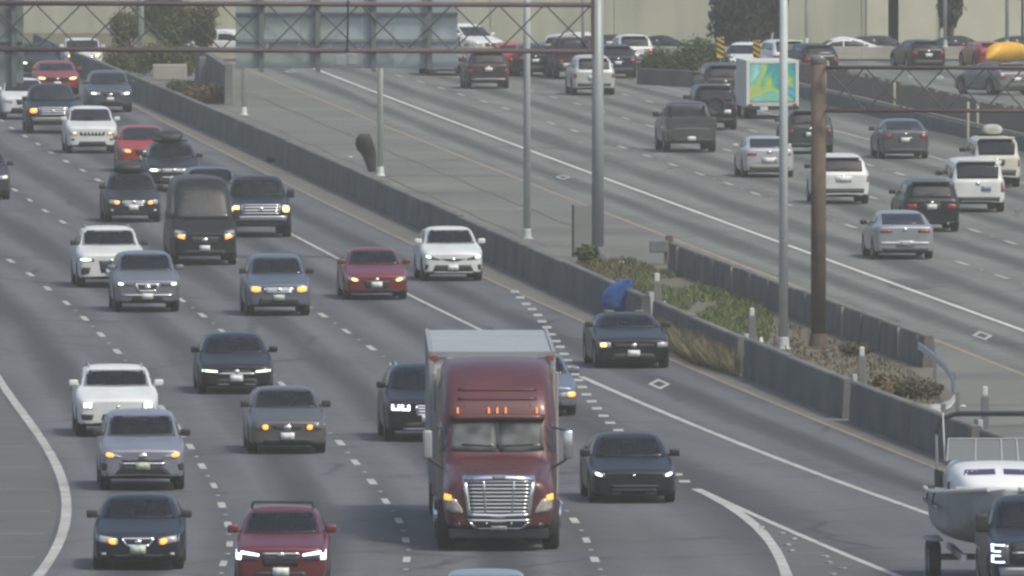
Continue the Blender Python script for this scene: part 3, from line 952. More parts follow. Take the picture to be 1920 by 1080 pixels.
def rear_details(root, part, s, o, hw, L, bv, PAINT):
    X = lambda f: f * hw
    zt = s['zt']; zb = s['zb']
    zr = lambda q: zb + q * (zt - zb)
    # black lower bumper
    lb = o.get('low_bumper', (.34, BLACK))
    if lb:
        part('rear_bumper', lb[1], [(-X(.96), zr(lb[0])), (X(.96), zr(lb[0]))], [(-X(.9), zr(.05)), (X(.9), zr(.05))], 'rear', .012, 10, 2)
    mid = o.get('bumper_line')
    if mid:
        part('bumper_trim', mid[1], [(-X(.95), zr(mid[0]) + .03), (X(.95), zr(mid[0]) + .03)], [(-X(.95), zr(mid[0]) - .03), (X(.95), zr(mid[0]) - .03)], 'rear', .02, 10, 1)
    for (xi, xo, q0, q1, lm) in o.get('tail', [(.62, .96, .62, .86, RED_L)]):
        for sg in (-1, 1):
            part('taillight', lm, [(sg * X(xi), zr(q1)), (sg * X(xo), zr(q1 - .01))], [(sg * X(xi), zr(q0)), (sg * X(xo), zr(q0))], 'rear', .012, 4, 3)
    pq = o.get('plate', .62)
    if pq is not None:
        z = zr(pq); px = o.get('plate_x', 0.0)
        if o.get('recess', True):
            part('plate_recess', DARKP if o.get('recess') == 'dark' else PAINT, [(px - .30, z + .11), (px + .30, z + .11)], [(px - .26, z - .10), (px + .26, z - .10)], 'rear', .010, 4, 2)
        part('number_plate', o.get('plate_mat', PLATE), [(px - .155, z + .08), (px + .155, z + .08)], [(px - .155, z - .08), (px + .155, z - .08)], 'rear', .03, 3, 1)
    if o.get('trunk_line', True) and s['kind'] in ('sedan', 'coupe'):
        part('boot_edge', DARKP, [(-X(.60), zr(.40) + .008), (X(.60), zr(.40) + .008)], [(-X(.60), zr(.40) - .008), (X(.60), zr(.40) - .008)], 'rear', .006, 8, 1)
    if s['kind'] in ('suv', 'hatch', 'wagon', 'boxy'):
        z = s['zr'] - .02
        mb = MB(); w = s['rf'] * hw
        y = -L / 2 + (s['tr'] + .012) * L
        mb.bbox((0, y, z + .045), (w * 1.75, .22, .045), .018)
        mb.build('roof_spoiler', PAINT, root, True)
        mb = MB(); mb.box((.05, L / 2 - (1 - s['tb']) * L + .0, s['zb2'] + .12), (.45, .02, .025), rot=Matrix.Rotation(.15, 3, 'Y'))
        mb.build('rear_wiper', BLACK, root)
    if o.get('exhaust'):
        for sx in ((-1, 1) if o['exhaust'] == 2 else (1,)):
            mb = MB(); mb.tube((sx * X(.55), L / 2 - .25, zb + .04), (sx * X(.55), L / 2 + .02, zb + .04), .04, .04, 10)
            mb.build('exhaust_pipe', CHROME, root)
    if o.get('spare'):
        ty, ri = wheel_meshes(.38, True)
        ob = link('spare_wheel', ty, root, (0, L / 2 + .10, .95)); ob.rotation_euler = (0, 0, math.pi / 2)
        link('rim', ri, ob)
    if o.get('badge_r', True):
        z = zr(.86)
        part('badge', CHROME, [(-.06, z + .04), (.06, z + .04)], [(-.06, z - .04), (.06, z - .04)], 'rear', .025, 2, 1)
# ------------------------------------------------------------------ barriers
M_BAR = mat('dark_barrier_concrete', (.060, .062, .062), .92, col2=(.15, .15, .14), scale=.9, bump=.35, stretch=(1, .5, .6), detail=9)
def barrier(label, v0, v1, h=WALL_H, name='concrete_barrier', path=None, step=10, m=None, group='concrete median barriers'):
    P = path or (lambda v: WB.P(v))
    n = max(3, int((v1 - v0) / step))
    pts = [P(lerp(v0, v1, i / n)) for i in range(n + 1)]
    prof = [(-.17, 0), (-.165, .08), (-.15, .30), (-.115, h - .04), (-.085, h), (.085, h), (.115, h - .04), (.15, .30), (.165, .08), (.17, 0)]
    base = (pts[0] + pts[-1]) / 2
    root = thing(name, label, 'barrier', base, 0, group)
    # cast in lengths of a few metres, with open joints
    seg = []; acc = 0; cur = [pts[0]]
    for a, b in zip(pts, pts[1:]):
        acc += (b - a).length; cur.append(b)
        if acc > 11: seg.append(cur); cur = [b]; acc = 0
    if len(cur) > 1: seg.append(cur)
    for k, s in enumerate(seg):
        mb = MB(); rows = []
        j = (rng.random() - .5) * .03; hj = 1 + (rng.random() - .5) * .04
        for i, p in enumerate(s):
            q = p + Vector((j, 0, 0))
            if i == 0: q = q + (s[1] - s[0]).normalized() * .07
            rows.append([q + Vector((x, 0, z * hj)) - base for x, z in prof])
        mb.grid(rows)
        nv = len(prof)
        mb.f.append(tuple(range(nv))); mb.m.append(0)
        e = (len(rows) - 1) * nv
        mb.f.append(tuple(range(e + nv - 1, e - 1, -1))); mb.m.append(0)
        o = mb.build('barrier_segment', m or M_BAR, root); fix_normals(o.data)
    return root
v_at = lambda x: float(np.interp(x, [WB(v) for v in np.arange(90, 980, 5)], np.arange(90, 980, 5)))
barrier('long dark concrete barrier between the carriageways, running from the trees to the blue tarp', 100, v_at(1212))
barrier('short concrete barrier length with dry grass at its foot beside the black coupe', v_at(1232), v_at(1392))
barrier('concrete barrier length beside the foot of the pale lamp post', v_at(1404), v_at(1594))
barrier('concrete barrier length under the curved guardrail end', v_at(1604), v_at(1832))
barrier('concrete barrier length behind the boat at the right edge', v_at(1846), 960)
# far barrier along the right edge of the median island
MI = Curve([(505,1262),(560,1405),(600,1505),(640,1608),(668,1688),(690,1742)], 2)
def mi_path(v): return MI.P(v)
br = barrier('stained barrier along the orange edge line behind the weedy island', 505, 690, .82, path=mi_path, group='concrete median barriers',
             m=mat('stained_barrier', (.095, .09, .085), .9, col2=(.17, .165, .155), scale=1.6, bump=.3, stretch=(2.5, .5, .25)))
for k in range(14):
    v = lerp(512, 686, k / 13); p = MI.P(v) - br.location
    mb = MB(); mb.box(p + Vector((-.16, 0, .42)), (.07, .10, .70 + .1 * rng.random())); mb.build('barrier_post', M_CONC if k % 3 else M_CONC_L, br)
# right-hand barrier with rail and the brown plank fence behind it
rb = barrier('low dark concrete barrier along the right edge of the right carriageway', 172, 420, .50, path=lambda v: RB.P(v) + Vector((.35, 0, 0)), m=mat('right_barrier', (.085, .085, .085), .92, col2=(.13, .13, .125), scale=.6), group='concrete median barriers')
gr = thing('guardrail', 'thin pale steel rail above the right hand barrier', 'guardrail', RB.P(300))
mb = MB(); mb.path([RB.P(v) + Vector((.30, 0, .60)) - gr.location for v in np.arange(172, 425, 8)], .045, 6); mb.build('rail', M_CONC_L, gr)
for v in np.arange(174, 425, 14):
    mb = MB(); mb.box(RB.P(v) + Vector((.42, 0, .32)) - gr.location, (.08, .10, .62)); mb.build('rail_post', M_GALV_D, gr)
fe = thing('plank_fence', 'weathered brown plank fence behind the thin steel rail', 'fence', RB.P(300))
M_PL = mat('brown_planks', (.14, .115, .09), .9, col2=(.24, .20, .16), scale=2.2, stretch=(3, 3, .4))
pl = MB(); pl.box((0, 0, .72), (.09, 1.0, 1.44)); plm = pl.build('plank', M_PL, mesh_only=True)
vv = list(np.arange(173, 420, 1.55))
for v in vv:
    a = RB.P(v) + Vector((1.1, 0, 0)); b = RB.P(v + 1.55) + Vector((1.1, 0, 0))
    d = b - a
    o = link('plank', plm, fe, (a + b) / 2 - fe.location)
    hk = .90 + .12 * rng.random()
    o.scale = (1, d.length * .94, hk)
    o.rotation_euler = (0, 0, math.atan2(-d.x, d.y) + math.pi + (rng.random() - .5) * .01)
for k, (u, v0) in enumerate(((1552, 178), (1677, 222), (1815, 262), (1833, 262))):
    p = G(u, v0)
    mb = MB(); mb.tube((0, 0, 0), (0, 0, 1.45), .05, .05, 8); mb.tube((0, 0, 1.15), (0, 0, 1.38), .056, .056, 8)
    tag(mb.build('marker_post', mat('cream_post', (.50, .47, .32), .6), None, origin=None), ['cream marker post right beside the rusty pole at the rail', 'cream marker post on the rail left of the grey sedan', 'left one of two cream marker posts under the nearer truss', 'right one of two cream marker posts under the nearer truss'][k], 'post', 'cream marker posts').location = p

# curved guardrail nose of the island
cg = thing('curved_guardrail', 'curved galvanised guardrail end at the tip of the weedy island', 'guardrail', G(1760, 770))
cpts = [(1722, 692), (1748, 712), (1768, 730), (1783, 752), (1790, 772), (1790, 790), (1782, 803), (1765, 812), (1740, 815), (1718, 812)]
pts = [G(u, v) for u, v in cpts]
rows = []
for z, dx in ((.50, .0), (.55, -.03), (.60, .0), (.65, -.03), (.70, .0)):
    rows.append([p + Vector((dx, 0, z)) - cg.location for p in pts])
mb = MB(); mb.grid(rows); mb.grid([[q + Vector((.02, .03, 0)) for q in r] for r in rows]); mb.build('rail_beam', mat('pale_rail', (.50, .53, .54), .5), cg, True)
for p in pts[1::2]:
    mb = MB(); mb.box(p + Vector((.06, .05, .34)) - cg.location, (.10, .14, .68)); mb.build('rail_post', M_GALV_D, cg)

# ------------------------------------------------------------------ barrier end posts and delineators
def delineator(label, u, v_top, v_bot, w, wob=0):
    p = G(u, v_bot); k = PXM(v_bot); h = (v_bot - v_top) / k
    o = thing('delineator_post', label, 'post', p, 0, 'grey marker posts with white tops behind the barrier')
    mb = MB(); mb.bbox((0, 0, h * .40), (w, .14, h * .80), .03); mb.build('post_body', M_GALV_D if wob else M_CONC, o)
    mb = MB(); mb.bbox((0, 0, h * .90), (w * .62, .10, h * .20), .03); mb.build('white_cap', mat('cap_white', (.55, .58, .56), .5), o)
delineator('grey marker post with white top beside the blue tarp', 1232, 512, 590, .22)
delineator('grey marker post with white top left of the pale lamp post', 1410, 577, 655, .20, 1)
delineator('grey marker post with white top right of the rusty pole', 1616, 650, 740, .19)
delineator('grey marker post with white top behind the boat', 1847, 724, 815, .19, 1)
def end_post(label, u, v_top, v_bot, w=.16):
    p = G(u, v_bot); k = PXM(v_bot); h = (v_bot - v_top) / k
    mb = MB(); mb.bbox((-.05, .02, h / 2), (w * .6, .10, h), .02, mi=0); mb.bbox((.05, 0, h / 2 - .02), (w * .7, .12, h), .02, mi=1)
    o = mb.build('barrier_end_plate', [mat('plate_blue_grey', (.11, .12, .17), .5), mat('plate_pale', (.42, .46, .44), .5)]); o.location = p
    tag(o, label, 'end plate', 'pale end plates of the barrier lengths')
end_post('pale reflective end plate at the barrier joint beside the blue tarp', 1218, 546, 596, .2)
end_post('pale reflective end plate at the barrier joint left of the pale lamp post', 1396, 624, 676)
end_post('pale reflective end plate at the barrier joint right of the rusty pole', 1599, 700, 772)
end_post('pale reflective end plate at the barrier joint behind the boat', 1834, 785, 836)

# ------------------------------------------------------------------ lamp poles
def pole(label, u, v, r0, r1, h, m, name='lamp_post', arm=1, top=True):
    p = G(u, v)
    o = thing(name, label, 'lamp post', p, 0, 'lamp posts along the median')
    mb = MB(); mb.tube((0, 0, 0), (0, 0, h), r0, r1, 16); mb.build('shaft', m, o, True)
    mb = MB(); mb.lathe([(0, r0 * 1.7), (.04, r0 * 1.7), (.05, r0 * 1.25), (.30, r0 * 1.15), (.32, r0)], 'z', 16); mb.build('base_flange', m, o)
    if top:
        mb = MB(); mb.path([(0, 0, h), (arm * .6, 0, h + .35), (arm * 2.0, 0, h + .5)], .05, 8); mb.build('arm', m, o)
        mb = MB(); mb.bbox((arm * 2.3, 0, h + .5), (.7, .3, .16), .05); mb.build('luminaire', M_GALV, o)
M_P1 = mat('pale_painted_pole', (.44, .48, .48), .5, .05, var=.12, scale=1.2)
M_P2 = mat('grey_green_pole', (.58, .62, .55), .55, .0, var=.12, scale=1.2)
pole('pale grey lamp post rising past the top edge, left of the rusty pole', 1469, 655, .125, .10, 12, M_P1, arm=-1)
pole('slim grey lamp post with brown stains left of the tall gantry post', 988, 448, .115, .10, 12, mat('stained_pole', (.34, .38, .38), .55, .05, col2=(.46, .49, .48), scale=.9, stretch=(1, 1, .3)), arm=-1)
pole('pale lamp post standing under the middle of the large sign', 713, 330, .11, .09, 11, M_P2)
pole('pale lamp post under the left end of the large sign', 457, 216, .11, .09, 11, M_P2)
pole('pale lamp post in front of the green shrubs at the upper left', 265, 134, .12, .10, 11, M_P2)
pole('thin white pole against the tan wall just left of the gantry post', 1093, 90, .09, .08, 9, mat('white_pole', (.6, .6, .55), .5), 'wall_pole')
pole('thin pale pole against the tan wall between the drooping trees', 1512, 84, .08, .07, 9, M_P2, 'wall_pole')
pole('thin pale pole against the tan wall through the right drooping tree', 1772, 88, .09, .08, 9, M_P1, 'wall_pole')
pole('thin pale pole against the tan wall above the yellow kayak', 1888, 88, .09, .08, 9, M_P1, 'wall_pole')
pole('dark thin pole against the tan wall at the right edge', 1917, 88, .06, .05, 9, M_BRACE, 'wall_pole', top=False)

# ------------------------------------------------------------------ sign gantries
def truss(root, x0, x1, z0, z1, depth, half, rc, mc, mbrace, rb_=.028, slope=0.0):
    for y in (0, depth):
        for z in (z0, z1):
            mb = MB(); mb.tube((x0, y, z + slope * (x0 - x1)), (x1, y, z), rc, rc, 10); mb.build('chord', mc, root, True)
    n = max(1, round(abs(x1 - x0) / half)); st = (x1 - x0) / n
    for y, ph in ((0, 0), (depth, 1)):
        for i in range(n):
            xa, xb = x0 + i * st, x0 + (i + 1) * st
            up = (i + ph) % 2 == 0
            za, zb = (z1, z0) if up else (z0, z1)
            sa = slope * (xa - x1); sb = slope * (xb - x1)
            mb = MB(); mb.tube((xa, y, za + sa), (xb, y, zb + sb), rb_, rb_, 6); mb.build('brace', mbrace, root)
    for i in range(n + 1):
        if i % 2 == 0:
            x = x0 + i * st; s_ = slope * (x - x1)
            for z in (z0, z1):
                mb = MB(); mb.tube((x, 0, z + s_), (x, depth, z + s_), rb_, rb_, 6); mb.build('cross_strut', mbrace, root)

gp = G(1121, 490); k1 = PXM(490)
g1 = thing('sign_gantry', 'long steel truss gantry crossing the top left, carried by the tall grey post', 'gantry', gp)
mb = MB(); mb.tube((0, .5, 0), (0, .5, 8.6), .19, .17, 18); mb.build('post', mat('gantry_post', (.24, .27, .28), .5, .2, col2=(.31, .34, .35), scale=.8, stretch=(1, 1, .3)), g1, True)
mb = MB(); mb.lathe([(0, .34), (.05, .34), (.06, .24), (.4, .215), (.42, .19)], 'z', 18, (0, .5, 0)); mb.build('base_flange', M_GALV_D, g1)
mb = MB(); mb.box((-.16, .5, 7.1), (.10, .34, 1.7)); mb.build('post_bracket', M_RED_ST, g1)
zc0, zc1 = 6.34, 7.74
truss(g1, -22.6, -.2, zc0, zc1, 1.1, 1.36, .066, M_RED_ST, M_BRACE, .026, slope=-.003)
X1 = lambda u: (u - 1121) / k1
mb = MB(); mb.bbox((X1(660), -.12, 6.12), (.26, .2, .36), .03); mb.bbox((X1(637), -.10, 6.08), (.30, .2, .32), .03); mb.build('junction_box', mat('box_grey', (.26, .28, .28), .6), g1)
mb = MB(); mb.path([(X1(651), -.08, 6.3), (X1(653), -.08, 7.9)], .03, 8); mb.build('conduit', BLACK, g1)

def sign_back(label, u0, u1, v0, zt, panels, y, cols, posts, rails):
    x0, x1 = X1(u0), X1(u1); zb = (490 - v0) / k1
    s = thing('highway_sign', label, 'sign', gp + Vector((0, y, 0)), 0)
    w = (x1 - x0) / panels
    zz = [zb, zb + .85, zb + 2.3, zt]
    for i in range(panels):
        for j in range(3):
            m = cols[(0 if x0 + (i + .5) * w < X1(600) else 1) if len(cols) > 1 else 0]
            mb = MB(); mb.bbox((x0 + (i + .5) * w, .02 * ((i + j) % 2), (zz[j] + zz[j + 1]) / 2), (w - .012, .06, zz[j + 1] - zz[j] - .012), .012); mb.build('panel', m, s)
    for u in posts:
        mb = MB(); x = X1(u); mb.box((x, -.12, (zb + zt) / 2 - .05), (.05, .16, zt - zb + .1)); mb.box((x, -.20, (zb + zt) / 2 - .05), (.15, .02, zt - zb + .1)); mb.build('upright', mat('sign_upright', (.16, .18, .185), .6, .3), s)
    for z in rails:
        mb = MB(); mb.box(((x0 + x1) / 2, -.07, z), (x1 - x0, .06, .09)); mb.build('stringer', mat('sign_stringer', (.22, .26, .26), .6, .3), s)
    return s
SG1 = mat('sign_back_green', (.33, .39, .375), .55, .1, col2=(.38, .44, .425), scale=.7)
SG2 = mat('sign_back_blue', (.33, .39, .42), .5, .1, col2=(.38, .44, .47), scale=.7)
sp = sign_back('back of the large grey green highway sign hung on the gantry', 440, 858, 130, 9.7, 7, 1.35, [SG1, SG2], (489, 595, 700, 805), (6.65, 7.45, 8.6))
mb = MB(); mb.box((X1(828), -.25, (490 - 133) / k1), (1.0, .08, .07)); mb.bbox((X1(811), -.35, (490 - 137) / k1), (.22, .5, .14), .03); mb.build('sign_light', M_BRACE, sp)
sign_back('back of the grey sign at the upper left edge of the picture', -220, 42, 158, 9.7, 5, 1.35, [mat('sign_back_grey', (.20, .235, .225), .6, .1, col2=(.24, .27, .26), scale=.7)], (24, -80), (6.65, 8.4))

gp2 = G(1535, 655); k2 = PXM(655)
g2 = thing('sign_gantry', 'rusty brown pole carrying a truss arm out of the right edge', 'gantry', gp2)
mb = MB(); mb.tube((0, .4, 0), (0, .4, (655 - 118) / k2), .20, .20, 18); mb.build('post', M_RUST, g2, True)
mb = MB(); mb.lathe([(0, .36), (.05, .36), (.06, .26), (.4, .22)], 'z', 18, (0, .4, 0)); mb.build('base_flange', M_RUST, g2)
mb = MB(); mb.lathe([(0, .215), (.10, .215), (.14, .15), (.15, .001)], 'z', 18, (0, .4, (655 - 118) / k2)); mb.build('post_cap', mat('cap_steel', (.12, .13, .12), .6, .2), g2)
truss(g2, .18, 9.6, (655 - 208) / k2, (655 - 127) / k2, .9, 1.0, .040, mat('arm_steel', (.09, .06, .065), .7, .2, var=.2), M_BRACE, .022)
mb = MB(); mb.tube((.16, .36, (655 - 160) / k2), (.16, .36, (655 - 138) / k2), .045, .045, 8); mb.build('bracket', M_CONC_L, g2)

# ------------------------------------------------------------------ far walls
def tan_wall_mat():
    m = bpy.data.materials.new('tan_wall'); m.use_nodes = True; nt = m.node_tree; N = nt.nodes; Lk = nt.links; b = N['Principled BSDF']
    b.inputs['Roughness'].default_value = .9
    tc = N.new('ShaderNodeTexCoord'); mp = N.new('ShaderNodeMapping'); mp.inputs['Scale'].default_value = (1.2, 1, .12)
    n1 = N.new('ShaderNodeTexNoise'); n1.inputs['Scale'].default_value = 1.4; n1.inputs['Detail'].default_value = 6
    n2 = N.new('ShaderNodeTexNoise'); n2.inputs['Scale'].default_value = .22; n2.inputs['Detail'].default_value = 3
    Lk.new(tc.outputs['Object'], mp.inputs[0]); Lk.new(mp.outputs[0], n1.inputs['Vector']); Lk.new(tc.outputs['Object'], n2.inputs['Vector'])
    ad = N.new('ShaderNodeMath'); ad.operation = 'ADD'; Lk.new(n1.outputs['Fac'], ad.inputs[0]); Lk.new(n2.outputs['Fac'], ad.inputs[1])
    rp = N.new('ShaderNodeValToRGB'); rp.color_ramp.elements[0].position = .40; rp.color_ramp.elements[1].position = .62
    md = N.new('ShaderNodeMath'); md.operation = 'MULTIPLY'; md.inputs[1].default_value = .5; Lk.new(ad.outputs[0], md.inputs[0])
    rp.color_ramp.elements[0].color = (.355, .36, .285, 1); rp.color_ramp.elements[1].color = (.45, .455, .36, 1)
    Lk.new(md.outputs[0], rp.inputs[0]); Lk.new(rp.outputs[0], b.inputs['Base Color'])
    return m
wl = thing('retaining_wall', 'tall tan concrete retaining wall along the top of the picture', 'wall', (0, 877, -1.1))
TW = tan_wall_mat()
for k in range(20):
    x = -60 + k * 6.2
    mb = MB(); mb.bbox((x, .02 * (k % 2), 6.2), (6.17, .4, 12.4), .03); mb.build('wall_panel', TW, wl)
for k, (u, w, h) in enumerate(((1655, 1.6, 2.9), (1710, 2.4, 3.1), (1860, 5.2, 3.2))):
    x = (u - 960) / F * 877
    mb = MB(); mb.bbox((x, -.23, h / 2), (w, .05, h), .01); mb.build('repainted_patch', mat('paint_patch', (.52, .51, .40), .9, var=.08, scale=.8), wl)
lw = thing('low_wall', 'low tan concrete wall between the ramp and the sunken road', 'wall', (0, 811, 0))
xs0 = x_cut
n = 22
for k in range(n):
    a, b = lerp(xs0, 60, k / n), lerp(xs0, 60, (k + 1) / n)
    mb = MB(); mb.bbox(((a + b) / 2, 0, -.22), (b - a - .02, .3, 1.76), .03)
    mb.build('wall_panel', M_CONC_L, lw)
mb = MB(); mb.box((.5 * (xs0 + 60), -.25, .16), (60 - xs0, .12, .14)); mb.build('kerb_band', mat('kerb_band', (.36, .34, .28), .9, var=.1), lw)
for u, lb in ((1606, 'pale scrap of litter on the ramp left under the nearer truss'), (1708, 'pale scrap of litter on the ramp below the black hatchback'), (1762, 'pale scrap of litter on the ramp right of the black hatchback')):
    mb = MB(); p = G(u, 148 + rng.random() * 5); mb.bbox((0, 0, .09), (.22 + .2 * rng.random(), .3, .18), .04)
    o = mb.build('paper_scrap', M_WHITEP); o.location = p
    tag(o, lb, 'litter', 'litter on the ramp')
tag(line_strip('ramp_edge_line', Curve([(160, 1640), (172, 1740), (190, 1830), (205, 1900), (225, 1990)], 2), 158, 225, .16, M_YELP2, ramp_road))

# concrete end of the wall at the upper left
ab = thing('wall_end', 'dark sided concrete wall end with dry brush at its foot at the upper left', 'wall', G(425, 196))
a = G(428, 196) - ab.location; b = G(372, 152) - ab.location
mb = MB(); rows = []
for p, h in ((a, 1.62), (a.lerp(b, .5), 1.58), (b, 1.50)):
    rows.append([p + Vector((x, 0, z)) for x, z in ((-.16, 0), (-.16, h), (.16, h), (.16, 0))])
mb.grid(rows); mb.f.append((0, 1, 2, 3)); mb.m.append(0); mb.f.append((8, 9, 10, 11)); mb.m.append(0)
o = mb.build('wall_body', M_BAR, ab); fix_normals(o.data)
mb = MB(); mb.bbox((a + Vector((.02, -.1, .85))), (.34, .4, 1.7), .03); mb.build('end_pier', M_CONC, ab)
mb = MB(); c = G(395, 172) - ab.location; mb.bbox(c + Vector((-.35, 0, .75)), (.30, .5, 1.5), .04); mb.build('buttress', M_CONC, ab)
mb = MB(); mb.bbox(G(318, 150) - ab.location + Vector((0, 0, .35)), (1.5, .6, .7), .05); mb.build('ledge', M_CONC_L, ab)

# planted island between right carriageway and ramp
isl = barrier('dark concrete planter wall of the bushy island', 0, 1, .72, name='planter_wall', path=lambda v: G(lerp(1200, 1345, v), lerp(158, 166, v)), step=.2, group=None, m=M_BAR)
for k, u in enumerate((1351, 1419)):
    p = G(u, (165, 172)[k])
    o = thing('chevron_marker', ['left yellow and black striped hazard marker by the bushes', 'right yellow and black striped hazard marker by the bushes'][k], 'sign', p, 0, 'striped hazard markers on the island')
    mb = MB(); mb.tube((0, .04, 0), (0, .04, 2.1), .03, .03, 8); mb.build('stake', M_GALV, o)
    z0, h, w = (1.30, .90, .32)
    mb = MB(); mb.bbox((0, 0, z0 + h / 2), (w, .03, h), .008); bd = mb.build('board', mat('hazard_yellow', (.62, .42, .03), .5), o)
    for j in range(4):
        zc = z0 + h * (j + .2) / 4; sg = 1 if k == 0 else 1
        mb = MB(); d = .125
        x0, x1 = -w / 2, w / 2
        q = [(x0, -.02, min(z0 + h, zc + (w if sg > 0 else 0) * .6)), (x1, -.02, zc), (x1, -.02, min(z0 + h, zc + d)), (x0, -.02, min(z0 + h, zc + w * .6 + d))]
        mb.add(q, [(0, 1, 2, 3)]); mb.build('stripe', BLACK, bd)

# ------------------------------------------------------------------ vegetation
def leaf_mesh(name, blobs, n, size, m, seed, droop=0.0, flat=.9):
    """leaf clumps spread through several ellipsoids; blobs are (centre, radii)"""
    r = random.Random(seed)
    vs_, fs = [], []
    tot = sum(b[1][0] * b[1][1] * b[1][2] for b in blobs) ** 1
    for c, rad in blobs:
        k = max(8, int(n * rad[0] * rad[1] * rad[2] / tot))
        # a blob is itself made of clumps
        clumps = []
        for _ in range(max(4, k // 40)):
            d = Vector((r.gauss(0, 1), r.gauss(0, 1), r.gauss(0, 1))).normalized() * (r.random() ** .45)
            clumps.append(Vector((c[0] + d.x * rad[0], c[1] + d.y * rad[1], c[2] + d.z * rad[2])))
        for _ in range(k):
            cc = clumps[int(r.random() * len(clumps))]
            s = size * (.6 + .8 * r.random())
            sp_ = min(rad) * .42
            p = cc + Vector((r.gauss(0, sp_), r.gauss(0, sp_), r.gauss(0, sp_ * flat)))
            a = Vector((r.gauss(0, 1), r.gauss(0, 1), r.gauss(0, .6) - droop)).normalized()
            b = a.cross(Vector((r.gauss(0, 1), r.gauss(0, 1), r.gauss(0, 1)))).normalized()
            i = len(vs_)
            vs_ += [p - a * s, p + b * s * .45, p + a * s, p - b * s * .45]
            fs.append((i, i + 1, i + 2, i + 3))
    mb = MB(); mb.v = [tuple(p) for p in vs_]; mb.f = fs; mb.m = [0] * len(fs)
    return mb
def leafmat(name, c1, c2, scale=1.2):
    return mat(name, c1, .75, col2=c2, scale=scale, spec=.25, detail=3)
LG = leafmat('shrub_green', (.040, .065, .022), (.085, .115, .040))
LO = leafmat('olive_foliage', (.070, .075, .032), (.13, .125, .06))
LD = leafmat('dark_conifer', (.012, .020, .014), (.028, .036, .024))
LY = leafmat('yellow_green_foliage', (.075, .085, .022), (.13, .13, .04))
LB = leafmat('dry_brush', (.12, .075, .035), (.20, .135, .07))
BARK = mat('bark', (.055, .042, .032), .95, var=.3, scale=4, bump=.4)
def tree(name, label, loc, h, crown, n, size, m, seed, group, trunk_r=.12, droop=0.0, limbs=5, cat='tree'):
    o = thing(name, label, cat, loc, 0, group)
    mb = MB(); r = random.Random(seed)
    mb.tube((0, 0, -.05), (.05, 0, h * .45), trunk_r, trunk_r * .75, 9); mb.tube((.05, 0, h * .45), (0, .05, h * .9), trunk_r * .75, trunk_r * .25, 8)
    for k in range(limbs):
        c, rad = crown[k % len(crown)]
        z = h * (.25 + .5 * r.random())
        mb.tube((0, 0, z), (c[0] + r.gauss(0, rad[0] * .4), c[1] + r.gauss(0, rad[1] * .4), c[2] + r.gauss(0, rad[2] * .3)), trunk_r * .4, trunk_r * .12, 6)
    mb.build('trunk', BARK, o)
    leaf_mesh('crown', crown, n, size, m, seed, droop).build('crown', m, o)
    return o
# drooping dark trees before the tan wall
def drooper(label, u, dist, w, zlow, top, seed, n=3600):
    p = Vector(((u - 960) / F * dist, dist, -1.1))
    crown = []
    r = random.Random(seed)
    nl = 9
    for i in range(nl):
        t = i / (nl - 1); z = lerp(zlow, top, t)
        ww = w * (.55 + .55 * math.sin(math.pi * min(1, .12 + t * .95)))
        for k in range(2):
            crown.append(((r.gauss(0, w * .22), r.gauss(0, .25), z), (ww * .62, .7, (top - zlow) / nl * .95)))
    for k in range(4):
        crown.append(((w * (r.random() - .5) * 1.8, 0, lerp(zlow, top, .35 + .15 * k)), (w * .35, .5, .8)))
    return tree('weeping_tree', label, p, top, crown, n, .22, LD, seed, 'dark drooping trees against the tan wall', .22, droop=1.6)
drooper('widest dark drooping tree against the tan wall above the bushes', 1396, 866, 1.55, 1.0, 9.0, 11, 26000)
drooper('narrow dark drooping tree behind the pale lamp post', 1460, 868, .50, 1.9, 8.6, 12, 9000)
drooper('dark drooping tree high on the tan wall at the right', 1780, 868, .60, 2.1, 8.6, 13, 9000)
# planted island shrubs
GS = 'green shrubs on the bushy island'
def shrub(label, u, v, w, h, n, seed, m=LG, group=GS, size=.08, name='shrub', cat='shrub', zb=0.0):
    p = G(u, v)
    r = random.Random(seed)
    crown = [((0, 0, zb + h * .5), (w * .36, .7, h * .40))]
    for k in range(7):
        x = (r.random() - .5) * w * .82; crown.append(((x, r.gauss(0, .3), zb + h * (.28 + .55 * r.random()) * (1 - .5 * abs(x) / w)), (w * .20, .5, h * .24)))
    return tree(name, label, p, h * .6, crown, int(n * 2.2), size, m, seed, group, .04, limbs=6, cat=cat)
shrub('left rounded shrub on the bushy island', 1240, 150, 1.7, 1.35, 3000, 21)
shrub('middle and tallest shrub on the bushy island', 1300, 152, 2.1, 1.85, 4200, 22)
shrub('right hand shrub on the bushy island below the left hazard marker', 1348, 156, 1.3, 1.5, 2400, 23)
# upper left greenery
GL = 'trees and shrubs at the upper left'
def ltree(label, u, v, w, h, n, seed, m, zc=.55):
    p = G(u, v); r = random.Random(seed)
    crown = []
    for k in range(11):
        a = r.random() * 6.28; q = r.random() ** .5
        crown.append(((math.cos(a) * q * w * .42, math.sin(a) * q * .9, h * (zc + .42 * (r.random() - .4))), (w * .22, .7, h * .16)))
    return tree('leafy_tree', label, p, h * .8, crown, n * 3, .085, m, seed, GL, .10)
ltree('dark green leafy tree in the middle of the upper left greenery', 326, 118, 2.9, 3.5, 5200, 31, leafmat('mid_olive', (.055, .075, .026), (.11, .125, .05)))
ltree('olive leafy tree right of the upper left lamp post', 378, 118, 1.3, 3.0, 2200, 32, LO)
ltree('sparse olive tree left of the upper left lamp post', 240, 126, 1.4, 2.6, 1800, 33, LO)
shrub('yellow green shrub right of the foot of the upper left lamp post', 305, 142, 2.5, 1.45, 2600, 34, LY, GL)
shrub('olive shrub left of the foot of the upper left lamp post', 232, 136, 1.7, 1.2, 2000, 35, LO, GL)
shrub('yellow green shrub below the dark green leafy tree', 352, 136, 2.0, 1.1, 2000, 36, LY, GL)
